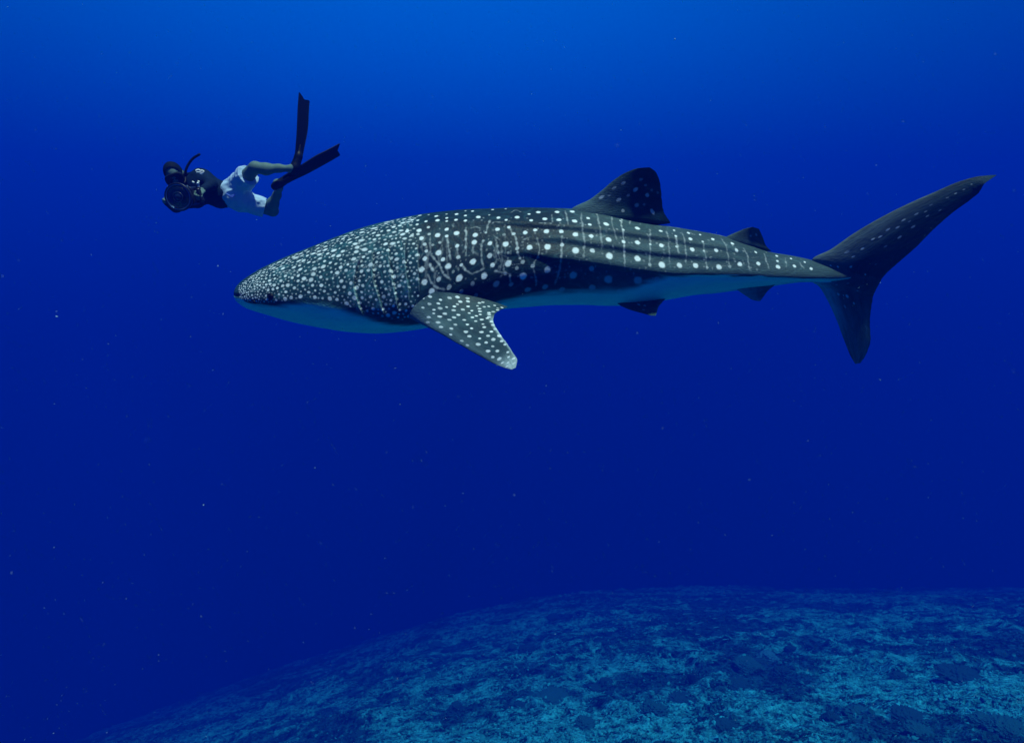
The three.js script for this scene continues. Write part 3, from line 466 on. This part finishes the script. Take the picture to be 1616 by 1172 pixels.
function surface(f, lo, hi, cell) { // surface nets
  const n = [0, 1, 2].map((k) => Math.ceil((hi.getComponent(k) - lo.getComponent(k)) / cell) + 1), at3 = (i, j, k) => (k * n[1] + j) * n[0] + i, F = new Float32Array(n[0] * n[1] * n[2]), id = new Int32Array(F.length).fill(-1), pos = [], idx = [];
  for (let k = 0; k < n[2]; k++) for (let j = 0; j < n[1]; j++) for (let i = 0; i < n[0]; i++) F[at3(i, j, k)] = f(lo.x + i * cell, lo.y + j * cell, lo.z + k * cell);
  for (let k = 0; k < n[2] - 1; k++) for (let j = 0; j < n[1] - 1; j++) for (let i = 0; i < n[0] - 1; i++) {
    let c = 0, sx = 0, sy = 0, sz = 0; const v = (a) => F[at3(i + (a & 1), j + ((a >> 1) & 1), k + (a >> 2))];
    for (let a = 0; a < 8; a++) for (const b of [1, 2, 4]) { if (a & b) continue; const p = v(a), q = v(a | b); if ((p < 0) === (q < 0)) continue; const t = p / (p - q); sx += (a & 1) + (b === 1 ? t : 0); sy += ((a >> 1) & 1) + (b === 2 ? t : 0); sz += (a >> 2) + (b === 4 ? t : 0); c++; }
    if (c) { id[at3(i, j, k)] = pos.length / 3; pos.push(lo.x + (i + sx / c) * cell, lo.y + (j + sy / c) * cell, lo.z + (k + sz / c) * cell); }
  }
  const quad = (a, b, c, d, flip) => { if (a < 0 || b < 0 || c < 0 || d < 0) return; flip ? idx.push(a, b, c, a, c, d) : idx.push(a, c, b, a, d, c); };
  for (let k = 1; k < n[2] - 1; k++) for (let j = 1; j < n[1] - 1; j++) for (let i = 1; i < n[0] - 1; i++) {
    const s = F[at3(i, j, k)] < 0;
    if (s !== F[at3(i + 1, j, k)] < 0) quad(id[at3(i, j - 1, k - 1)], id[at3(i, j, k - 1)], id[at3(i, j, k)], id[at3(i, j - 1, k)], s);
    if (s !== F[at3(i, j + 1, k)] < 0) quad(id[at3(i - 1, j, k - 1)], id[at3(i - 1, j, k)], id[at3(i, j, k)], id[at3(i, j, k - 1)], s);
    if (s !== F[at3(i, j, k + 1)] < 0) quad(id[at3(i - 1, j - 1, k)], id[at3(i, j - 1, k)], id[at3(i, j, k)], id[at3(i - 1, j, k)], s);
  }
  const g = new THREE.BufferGeometry(), nor = new Float32Array(pos.length), e = cell * 0.5; g.setAttribute('position', new THREE.Float32BufferAttribute(pos, 3)); g.setIndex(idx);
  for (let i = 0; i < pos.length; i += 3) { const [x, y, z] = [pos[i], pos[i + 1], pos[i + 2]], v = V(f(x + e, y, z) - f(x - e, y, z), f(x, y + e, z) - f(x, y - e, z), f(x, y, z + e) - f(x, y, z - e)).normalize(); nor[i] = v.x; nor[i + 1] = v.y; nor[i + 2] = v.z; }
  g.setAttribute('normal', new THREE.BufferAttribute(nor, 3)); return g;
}
function boxOf(list, pad) { const b = new THREE.Box3().setFromPoints(list); return [b.min.addScalar(-pad), b.max.addScalar(pad)]; }

// ------------------------------------------------------------------ the diver
const DZ = 7.2, DG = at(345, 295, DZ), J = (px, py, z = 0) => at(px, py, DZ - z).sub(DG);
{
  const diver = new THREE.Group(); diver.name = numbered('person'); diver.position.copy(DG); scene.add(diver);
  tag(diver, 'freediver in dark shirt and white shorts swimming above the shark head with camera', 'person');
  const skinM = mat(0.10, 0.18, 0.18, 0.6, { specularIntensity: 0.3 }), shirtM = mat(0.004, 0.016, 0.040, 0.8, { specularIntensity: 0.12 }), hoodM = mat(0.003, 0.008, 0.014, 0.75, { specularIntensity: 0.12 }), shortM = mat(0.37, 0.55, 0.82, 0.85, { specularIntensity: 0.1 }), rubber = mat(0.004, 0.007, 0.014, 0.45, { specularIntensity: 0.25 }), glass = mat(0.004, 0.010, 0.018, 0.2, { specularIntensity: 0.3 }), white = mat(0.85, 0.9, 0.92, 0.7);
  // joints
  const head = J(274, 274, 0.06), neck0 = J(286, 280, 0.0), neck1 = J(302, 286, -0.03), shU = J(317, 280, 0.0), shL = J(310, 313, 0.02), chest = J(322, 295, -0.02), waist = J(346, 307, -0.01), pelvis = J(368, 306, 0);
  const elU = J(334, 291, 0.20), haU = J(318, 300, 0.36), elL = J(276, 327, 0.14), haL = J(262, 317, 0.33);
  const hipU = J(376, 293, 0.02), knU = J(402, 264, 0.24), anU = J(459, 266, 0.16), hipL = J(379, 315, -0.02), knL = J(430, 332, -0.16), anL = J(440, 296, 0.06);
  const heU = J(466, 263, 0.14), toU = J(472, 246, 0.12), heL = J(437, 289, 0.08), toL = J(455, 281, 0.06);
  const fwd = V(0.34, -0.44, 0.83).normalize(), right = new THREE.Vector3().crossVectors(V(-0.30, 0.95, 0.2), fwd).normalize(), up = new THREE.Vector3().crossVectors(fwd, right).normalize();
  const Hm = new THREE.Matrix3().set(right.x, right.y, right.z, up.x, up.y, up.z, fwd.x, fwd.y, fwd.z), H = (r, u, f) => head.clone().addScaledVector(right, r).addScaledVector(up, u).addScaledVector(fwd, f);
  const headField = [ball(head, [0.078, 0.105, 0.095], Hm), ball(H(0, -0.045, 0.03), [0.058, 0.070, 0.062], Hm), ball(H(0, -0.095, 0.055), [0.026, 0.022, 0.026], Hm), capsule(H(0, -0.005, 0.088), H(0, -0.04, 0.108), 0.010, 0.014), ball(H(0.078, -0.02, -0.005), [0.014, 0.032, 0.02], Hm), ball(H(-0.078, -0.02, -0.005), [0.014, 0.032, 0.02], Hm), capsule(H(-0.018, -0.066, 0.088), H(0.018, -0.066, 0.088), 0.007, 0.007)];
  const limbs = [
    [neck0, neck1, 0.055, 0.062], [neck1, chest, 0.075, 0.12], [chest, waist, 0.145, 0.122], [waist, pelvis, 0.122, 0.128], [shU, shL, 0.088, 0.085], [shU, elU, 0.066, 0.046], [elU, haU, 0.043, 0.030], [shL, elL, 0.064, 0.045], [elL, haL, 0.042, 0.030],
    [pelvis, hipU, 0.115, 0.10], [pelvis, hipL, 0.115, 0.10], [hipU, knU, 0.088, 0.058], [knU, knU.clone().lerp(anU, 0.30).add(V(0, -0.012, 0)), 0.050, 0.056], [knU.clone().lerp(anU, 0.30).add(V(0, -0.012, 0)), knU.clone().lerp(anU, 0.66), 0.056, 0.037], [knU.clone().lerp(anU, 0.66), anU, 0.037, 0.030], [hipL, knL, 0.090, 0.060], [knL, knL.clone().lerp(anL, 0.32).add(V(-0.016, 0, 0.01)), 0.052, 0.058], [knL.clone().lerp(anL, 0.32).add(V(-0.016, 0, 0.01)), knL.clone().lerp(anL, 0.68), 0.058, 0.040], [knL.clone().lerp(anL, 0.68), anL, 0.040, 0.033],
    [anU, heU, 0.034, 0.036], [heU, toU, 0.036, 0.026], [anL, heL, 0.036, 0.036], [heL, toL, 0.036, 0.026],
  ];
  const bones = limbs.map(([a, b, r, q]) => capsule(a, b, r, q));
  const bodyF = blend([...headField, ...bones], 0.035), all = limbs.flatMap(([a, b]) => [a, b]).concat(head);
  // hands: palm, four fingers bent round a grip, a thumb
  const handParts = (wrist, grip, out, side) => {
    const along = grip.clone().sub(wrist).normalize(), across = new THREE.Vector3().crossVectors(along, out).normalize(), o = new THREE.Vector3().crossVectors(across, along).normalize().multiplyScalar(out.dot(out) > 0 ? 1 : 1);
    const W = (a, c, d) => wrist.clone().addScaledVector(along, a).addScaledVector(across, c).addScaledVector(o, d), L = [capsule(wrist, W(0.02, 0, 0), 0.027, 0.028)];
    for (let k = 0; k < 4; k++) {
      const c = (k - 1.5) * 0.021, len = [0.92, 1.05, 1, 0.8][k], kn = W(0.085, c, 0.012), m1 = W(0.085 + 0.030 * len, c * 1.05, 0.004 - 0.012), m2 = W(0.085 + 0.034 * len, c * 1.05, -0.034 * len), m3 = W(0.085 + 0.012, c, -0.052 * len);
      L.push(capsule(W(0.015, c * 0.75, 0.004), kn, 0.017, 0.0115), capsule(kn, m1, 0.0105, 0.0098), capsule(m1, m2, 0.0095, 0.009), capsule(m2, m3, 0.009, 0.0075));
    }
    const t0 = W(0.02, side * 0.030, 0), t1 = W(0.055, side * 0.052, -0.016), t2 = W(0.085, side * 0.046, -0.034);
    L.push(capsule(t0, t1, 0.016, 0.0125), capsule(t1, t2, 0.012, 0.009));
    return { f: blend(L, 0.006), box: boxOf([W(-0.01, 0.07, 0.05), W(0.15, -0.07, -0.08), W(-0.01, -0.07, -0.08), W(0.15, 0.07, 0.05), W(-0.01, 0.07, -0.08), W(0.15, -0.07, 0.05)], 0.01) };
  };
  const rig0 = J(293, 310, 0.42); // middle of the camera housing
  const gripU = J(313, 306, 0.44), gripL = J(263, 312, 0.42);
  const hU = handParts(haU, gripU, V(0.25, 0.9, 0.3), 1), hL = handParts(haL, gripL, V(-0.5, 0.75, 0.4), -1);
  const bodyG = mergeGeometries([surface(bodyF, ...boxOf(all, 0.17), 0.0125), surface(hU.f, ...hU.box, 0.0035), surface(hL.f, ...hL.box, 0.0035)]);
  mesh('body', bodyG, skinM, diver);
  // shirt
  const shirtBones = limbs.slice(1, 9).map(([a, b, r, q], i) => (i >= 5 && i % 2 === 0 ? capsule(a, b.clone().lerp(a, i === 5 || i === 7 ? 0.12 : 0.12), r + 0.008, q + 0.007) : capsule(a, b, r + 0.009, q + 0.009)));
  shirtBones[7] = capsule(elL, elL.clone().lerp(haL, 0.88), 0.050, 0.038); shirtBones[5] = capsule(elU, elU.clone().lerp(haU, 0.88), 0.051, 0.038);
  const hemN = waist.clone().sub(pelvis).normalize(), hem = pelvis.clone().addScaledVector(hemN, 0.03), shirtF0 = blend([...shirtBones, capsule(neck0.clone().lerp(neck1, 0.5), neck1, 0.066, 0.072)], 0.04);
  const fold = (x, y, z, s) => 0.004 * noise3(x * 22 + s, y * 9, z * 12) + 0.002 * noise3(x * 40 + s, y * 40, z * 40);
  const shirtF = (x, y, z) => Math.max(shirtF0(x, y, z) + fold(x, y, z, 1), -((x - hem.x) * hemN.x + (y - hem.y) * hemN.y + (z - hem.z) * hemN.z));
  mesh('shirt', surface(shirtF, ...boxOf([neck0, neck1, chest, waist, pelvis, shU, shL, elU, haU, elL, haL], 0.17), 0.0115), shirtM, diver);
  // shorts
  const U2 = knU.clone().sub(hipU).normalize(), L2 = knL.clone().sub(hipL).normalize(), endU = hipU.clone().lerp(knU, 0.60), endL = hipL.clone().lerp(knL, 0.74);
  const shortF0 = blend([capsule(pelvis.clone().addScaledVector(hemN, 0.05), pelvis, 0.132, 0.138), capsule(pelvis, hipU, 0.13, 0.118), capsule(pelvis, hipL, 0.13, 0.118)], 0.04);
  const cut = (f, p, n) => (x, y, z) => Math.max(f(x, y, z), (x - p.x) * n.x + (y - p.y) * n.y + (z - p.z) * n.z);
  const legU = cut(capsule(hipU, knU, 0.112, 0.108), endU, U2), legL = cut(capsule(hipL, knL, 0.112, 0.098), endL, L2), top = hemN.clone(), topP = pelvis.clone().addScaledVector(hemN, 0.075);
  const shortF = (x, y, z) => { const d = blend([shortF0, legU, legL], 0.03)(x, y, z) + 2.2 * fold(x, y, z, 7) + 0.012 * (Math.abs(noise3(x * 8 + y * 5, y * 12 - x * 5, z * 14)) - 0.25); return Math.max(d, (x - topP.x) * top.x + (y - topP.y) * top.y + (z - topP.z) * top.z); };
  const shorts = mesh('shorts', surface(shortF, ...boxOf([pelvis, hipU, hipL, endU, endL, topP], 0.17), 0.0105), shortM, diver);
  { // drawcord at the waistband
    const a = J(357, 306, 0.155), b = J(365, 309, 0.165), c = J(371, 306, 0.16); mesh('drawcord', new THREE.TubeGeometry(new THREE.CatmullRomCurve3([a, b, c, J(366, 311, 0.165), J(360, 309, 0.16)]), 24, 0.006, 6), mat(0.1, 0.2, 0.75, 0.8), shorts);
  }
  // hood over the crown, ears and back of the head
  const hoodF0 = blend([ball(H(0, 0.012, -0.006), [0.091, 0.112, 0.106], Hm), ball(H(0, -0.05, -0.03), [0.080, 0.095, 0.085], Hm)], 0.03);
  const hoodF = (x, y, z) => { const v = V(x, y, z).sub(head), u = v.dot(up), f = v.dot(fwd), r = v.dot(right); const open = Math.hypot(r / 0.074, (u - 0.004) / 0.090) - 1; return Math.max(hoodF0(x, y, z), f > 0 ? -open * 0.07 : -1); };
  mesh('hood', surface(hoodF, ...boxOf([H(-0.13, 0.15, 0), H(0.13, -0.17, 0.14), H(0, -0.17, -0.16), H(0, 0.15, -0.16), H(-0.13, -0.1, 0.12)], 0.02), 0.006), hoodM, diver);
  // mask
  const maskAt = (r, u, f) => H(r, u, f), mask = new THREE.Group(); mask.name = 'mask'; diver.add(mask); mask.position.copy(H(0, -0.020, 0.096)); mask.quaternion.setFromRotationMatrix(new THREE.Matrix4().makeBasis(right, up, fwd));
  const oval = (w, h, n) => { const s = new THREE.Shape(); for (let i = 0; i <= 48; i++) { const t = i / 48 * 2 * Math.PI, c = Math.cos(t), q = Math.sin(t), x = w * Math.sign(c) * Math.pow(Math.abs(c), 0.65), y = h * Math.sign(q) * Math.pow(Math.abs(q), 0.65) - (q < 0 ? n * Math.exp(-((x / 0.02) ** 2)) * q : 0); i ? s.lineTo(x, y) : s.moveTo(x, y); } return s; };
  const rim = oval(0.086, 0.054, -0.2); rim.holes.push(oval(0.073, 0.042, -0.2));
  const skirt = new THREE.ExtrudeGeometry(rim, { depth: 0.035, bevelEnabled: true, bevelSize: 0.004, bevelThickness: 0.004, bevelSegments: 3, curveSegments: 24 }); skirt.translate(0, 0, -0.022); mesh('mask_frame', skirt, rubber, mask);
  const pane = new THREE.ExtrudeGeometry(oval(0.074, 0.043, -0.2), { depth: 0.004, bevelEnabled: false }); pane.translate(0, 0, 0.004); mesh('mask_lens', pane, glass, mask);
  mesh('mask_strap', new THREE.TorusGeometry(0.1, 0.009, 8, 40, Math.PI * 2).applyMatrix4(new THREE.Matrix4().makeScale(0.98, 1.08, 1)).rotateX(Math.PI / 2).translate(0, 0, -0.098), rubber, mask);
  // snorkel
  const sn = new THREE.CatmullRomCurve3([H(0.015, -0.075, 0.125), H(0.07, -0.085, 0.10), H(0.10, -0.04, 0.03), J(293, 268, 0.06), J(297, 259, 0.05), J(304, 250, 0.04), J(314, 243.5, 0.03)]);
  const snorkel = mesh('snorkel', new THREE.TubeGeometry(sn, 60, 0.0125, 12), rubber, diver); mesh('snorkel_top', new THREE.SphereGeometry(0.0128, 14, 10).translate(...J(314, 243.5, 0.03).toArray()), rubber, snorkel);
  // white print on the raised shoulder and chest
  { const f = shirtF, onShirt = (px, py) => { const d = at(px, py, 1).sub(camera.position).normalize(), o = camera.position.clone().sub(DG); let t = 6; for (let i = 0; i < 900; i++, t += 0.002) { const p = o.clone().addScaledVector(d, t); if (f(p.x, p.y, p.z) < 0.003) return p; } return o.addScaledVector(d, 7); };
    const stroke = (l) => new THREE.TubeGeometry(new THREE.CatmullRomCurve3(l.map(([x, y]) => onShirt(x, y))), 20, 0.0075, 6);
    mesh('shirt_print', mergeGeometries([stroke([[308.5, 269.5], [311, 268], [314, 268], [316, 269.5], [319, 269], [321.5, 271]]), stroke([[309.5, 271.5], [313, 271.5], [316, 272], [319, 272.5], [321, 271.5]]), stroke([[315, 273.5], [317.5, 274], [319.5, 272.5]])]), white, diver);
    mesh('chest_print', stroke([[302.5, 286.5], [304.5, 287.3], [306, 288]]), white, diver); mesh('chest_print', stroke([[312, 285.8], [314, 286.5], [313, 288.3], [311, 290]]), white, diver); }
  // long fins: foot pocket, blade with side rails and a notched end
  const finThing = (pts, wid, nrm) => {
    const c = new THREE.CatmullRomCurve3(pts), P = [], I = [], NL = 50, NW = 12; let prev = nrm.clone();
    const fin = new THREE.Group(); fin.name = 'swim_fin'; diver.add(fin);
    const frame = (t) => { const p = c.getPointAt(t), T = c.getTangentAt(t), n = nrm.clone().addScaledVector(T, -nrm.dot(T)).normalize(), s = new THREE.Vector3().crossVectors(T, n).normalize(); return { p, T, n, s }; };
    for (const side of [1, -1]) for (let i = 0; i <= NL; i++) for (let j = 0; j <= NW; j++) {
      const t = 0.12 + 0.88 * i / NL, q = j / NW * 2 - 1, notch = 0.05 * Math.max(0, 1 - Math.abs(q) * 1.25) + 0.015 * Math.abs(q + 0.2), tt = Math.min(1, t - notch * smoothstep(t, 0.85, 1)), { p, s, n } = frame(tt), w = wid * lerp(0.62, 1, smoothstep(t, 0.1, 0.7)), rail = Math.abs(q) > 0.86 ? 0.007 : 0.0028 + 0.0015 * Math.max(0, Math.cos(q * 12)); p.addScaledVector(s, q * w).addScaledVector(n, side * rail * (1 - 0.5 * t)); P.push(p.x, p.y, p.z);
    }
    const K = (NL + 1) * (NW + 1), A = (s, i, j) => s * K + i * (NW + 1) + j;
    for (let i = 0; i < NL; i++) { for (let j = 0; j < NW; j++) for (const s of [0, 1]) { const a = A(s, i, j), b = A(s, i, j + 1), d = A(s, i + 1, j), e = A(s, i + 1, j + 1); s ? I.push(a, d, b, b, d, e) : I.push(a, b, d, b, e, d); } for (const j of [0, NW]) { const a = A(0, i, j), b = A(0, i + 1, j), d = A(1, i, j), e = A(1, i + 1, j); I.push(a, b, d, b, e, d); } }
    for (let j = 0; j < NW; j++) { const a = A(0, NL, j), b = A(0, NL, j + 1), d = A(1, NL, j), e = A(1, NL, j + 1); I.push(a, d, b, b, d, e); }
    const g = new THREE.BufferGeometry(); g.setAttribute('position', new THREE.Float32BufferAttribute(P, 3)); g.setIndex(I); g.computeVertexNormals(); mesh('fin_blade', g, rubber, fin);
    const h0 = c.getPointAt(0), h1 = c.getPointAt(0.16), h2 = c.getPointAt(0.3), d = c.getTangentAt(0), back = h0.clone().addScaledVector(d, -0.035);
    const pk = blend([capsule(back, h0, 0.040, 0.046), capsule(h0, h1, 0.047, 0.040), capsule(h1, h2, 0.036, 0.014)], 0.02);
    mesh('foot_pocket', surface(pk, ...boxOf([back, h0, h1, h2], 0.07), 0.008), rubber, fin);
    return fin;
  };
  finThing([J(465, 264, 0.14), J(470, 250, 0.12), J(473.5, 228, 0.10), J(477, 200, 0.06), J(478.5, 172, 0.02), J(480, 151, -0.02)], 0.085, V(0.93, 0.0, 0.34).normalize());
  finThing([J(438, 291, 0.08), J(454, 281, 0.06), J(478, 268, 0.02), J(502, 254, -0.06), J(521, 244, -0.14), J(537, 235, -0.22)], 0.088, V(-0.25, 0.80, -0.55).normalize());

  // ---------------------------------------------------------------- the camera rig in the diver's hands
  const rig = new THREE.Group(); rig.name = numbered('underwater_camera'); rig.position.copy(DG).add(rig0); scene.add(rig);
  tag(rig, 'black underwater camera housing with round dome port held by the diver', 'camera');
  const look = V(0.06, -0.10, 1).normalize(), rx = J(316, 306, 0.44).sub(J(263, 313, 0.42)).normalize(), ry = new THREE.Vector3().crossVectors(look, rx).normalize(), rz = new THREE.Vector3().crossVectors(rx, ry).normalize();
  rig.quaternion.setFromRotationMatrix(new THREE.Matrix4().makeBasis(rx, ry, rz));
  const black = mat(0.006, 0.008, 0.014, 0.38), bevel = (w, h, d, r) => { const s = new THREE.Shape(); const x = w / 2, y = h / 2; s.moveTo(-x + r, -y); s.lineTo(x - r, -y); s.quadraticCurveTo(x, -y, x, -y + r); s.lineTo(x, y - r); s.quadraticCurveTo(x, y, x - r, y); s.lineTo(-x + r, y); s.quadraticCurveTo(-x, y, -x, y - r); s.lineTo(-x, -y + r); s.quadraticCurveTo(-x, -y, -x + r, -y); return new THREE.ExtrudeGeometry(s, { depth: d, bevelEnabled: true, bevelSize: 0.006, bevelThickness: 0.006, bevelSegments: 3, curveSegments: 6 }).translate(0, 0, -d / 2); };
  mesh('housing', bevel(0.20, 0.16, 0.11, 0.03), black, rig);
  const lathe = (l) => new THREE.LatheGeometry(l.map(([r, y]) => new THREE.Vector2(r, y)), 56).rotateX(Math.PI / 2);
  mesh('dome_port', lathe([[0.07, 0.05], [0.075, 0.08], [0.118, 0.105], [0.132, 0.118], [0.134, 0.150], [0.128, 0.154], [0.118, 0.150], [0.112, 0.132], [0.06, 0.125], [0.0, 0.124]]), black, rig);
  mesh('dome_glass', lathe([[0.110, 0.134], [0.104, 0.150], [0.088, 0.168], [0.062, 0.182], [0.03, 0.190], [0.0001, 0.192]]), new THREE.MeshPhysicalMaterial({ color: 0xffffff, transmission: 1, thickness: 0, roughness: 0.02, ior: 1.5 }), rig);
  mesh('port_ring', new THREE.TorusGeometry(0.116, 0.0045, 10, 64).translate(0, 0, 0.148), mat(0.10, 0.22, 0.45, 0.22, { metalness: 0.6 }), rig);
  const lens = mesh('lens', lathe([[0.0, 0.132], [0.046, 0.132], [0.05, 0.14], [0.05, 0.155], [0.044, 0.157], [0.04, 0.148], [0.0, 0.146]]), mat(0.02, 0.03, 0.05, 0.2), rig);
  mesh('lens_glass', new THREE.SphereGeometry(0.05, 28, 10, 0, Math.PI * 2, 0, 0.85).rotateX(Math.PI / 2).translate(0, 0, 0.115), mat(0.01, 0.02, 0.05, 0.05), lens);
  for (const s of [1, -1]) {
    const h = mesh('handle', new THREE.CapsuleGeometry(0.021, 0.10, 6, 18).rotateZ(s * 0.16).translate(s * 0.155, -0.005, 0.015), black, rig);
    for (const y of [0.06, -0.065]) mesh('handle_bracket', new THREE.BoxGeometry(0.07, 0.022, 0.03).translate(s * 0.125, y, 0.0), black, h);
    mesh('arm_mount', mergeGeometries([new THREE.SphereGeometry(0.016, 16, 12).translate(s * 0.15, 0.105, 0.0), new THREE.CylinderGeometry(0.009, 0.011, 0.035, 12).translate(s * 0.15, 0.085, 0)]), mat(0.5, 0.6, 0.65, 0.3, { metalness: 0.7 }), h);
  }
  for (const [x, y] of [[-0.05, 0.092], [0.0, 0.094], [0.045, 0.092]]) mesh('control_knob', new THREE.CylinderGeometry(0.013, 0.013, 0.02, 18).translate(x, y, 0.02), mat(0.35, 0.45, 0.5, 0.35, { metalness: 0.6 }), rig);
  mesh('viewfinder', bevel(0.05, 0.045, 0.05, 0.012).translate(0, 0.035, -0.085), black, rig);
  { const c = new THREE.CatmullRomCurve3([V(-0.06, -0.085, 0), V(-0.075, -0.115, 0.01), V(-0.05, -0.13, 0.01), V(-0.035, -0.112, 0), V(-0.045, -0.088, 0)]); mesh('lanyard', new THREE.TubeGeometry(c, 30, 0.0035, 6), mat(0.06, 0.1, 0.3, 0.8), rig); }
}

// ------------------------------------------------------------------ small fish over the reef, specks in the water
{
  const R = rng(31), fishM = mat(0.02, 0.28, 0.50, 0.6, { specularIntensity: 0.1 });
  const prof = [[0.0001, 0.5], [0.035, 0.46], [0.075, 0.36], [0.10, 0.2], [0.105, 0.02], [0.08, -0.2], [0.045, -0.36], [0.025, -0.42], [0.0001, -0.44]];
  const bodyG = new THREE.LatheGeometry(prof.map(([r, y]) => new THREE.Vector2(r, y)), 14).rotateZ(Math.PI / 2).scale(1, 1.1, 0.55);
  const tail = new THREE.Shape(); tail.moveTo(0.38, 0.02); tail.lineTo(0.60, 0.13); tail.lineTo(0.53, 0); tail.lineTo(0.60, -0.13); tail.lineTo(0.38, -0.02);
  const tailG = new THREE.ExtrudeGeometry(tail, { depth: 0.012, bevelEnabled: false }).translate(0, 0, -0.006), finS = new THREE.Shape(); finS.moveTo(-0.15, 0.10); finS.lineTo(0.02, 0.17); finS.lineTo(0.16, 0.07);
  const proto = new THREE.Group(); proto.name = 'reef_fish'; mesh('body', bodyG, fishM, proto); mesh('tail', tailG, fishM, proto); mesh('dorsal_fin', new THREE.ExtrudeGeometry(finS, { depth: 0.01, bevelEnabled: false }).translate(0, 0, -0.005), fishM, proto);
  const spots = [[1082, 969], [1090, 968], [1116, 964], [1128, 976], [1130, 990], [1105, 983], [1088, 993], [1101, 1001], [1128, 1005], [1145, 1009], [1136, 1006], [1194, 976], [1185, 977], [1207, 991], [1231, 994], [1217, 1000], [1232, 1006], [1263, 1003], [1195, 1002], [1180, 958], [1241, 985], [1048, 962], [1240, 958], [1272, 1001], [1158, 962], [1217, 1008]];
  spots.forEach(([px, py], i) => {
    const o = i ? proto.clone() : proto, g = groundAt(px, py), Z = -g.z * (0.72 + 0.16 * R()); o.name = numbered('reef_fish'); scene.add(o);
    o.position.copy(at(px, py, Z)); o.scale.setScalar((0.16 + 0.10 * R()) * Z / 22); o.rotation.set(0, (R() - 0.5) * 0.7, (R() - 0.3) * 0.25);
    tag(o, 'tiny pale fish of a loose school above the reef floor', 'fish', 'small fish in a loose school over the reef');
  });
  const N = 10000, o = new THREE.InstancedMesh(new THREE.IcosahedronGeometry(1, 1), mat(0.45, 0.75, 0.85, 0.8), N); o.name = numbered('floating_particles'); scene.add(o);
  const M4 = new THREE.Matrix4(), Q = new THREE.Quaternion(), E = new THREE.Euler();
  for (let i = 0; i < N; i++) {
    const big = R(), z = -(0.5 + 10.5 * Math.sqrt(R())), s = (big < 0.004 ? 0.002 + 0.0025 * R() : 0.0004 + 0.0013 * R() * R()) * Math.min(1, 0.25 - z * 0.18);
    M4.compose(V(z * (1.9 * R() - 0.95), CAM_Y + z * (1.35 * R() - 0.5), z), Q.setFromEuler(E.set(R() * 6, R() * 6, R() * 6)), V(s, s * (0.4 + 0.6 * R()), s * (0.5 + 1.2 * R()))); o.setMatrixAt(i, M4);
  }
  tag(o, 'pale specks drifting all through the blue water', 'particles', null, 'stuff');
}

renderer.render(scene, camera);
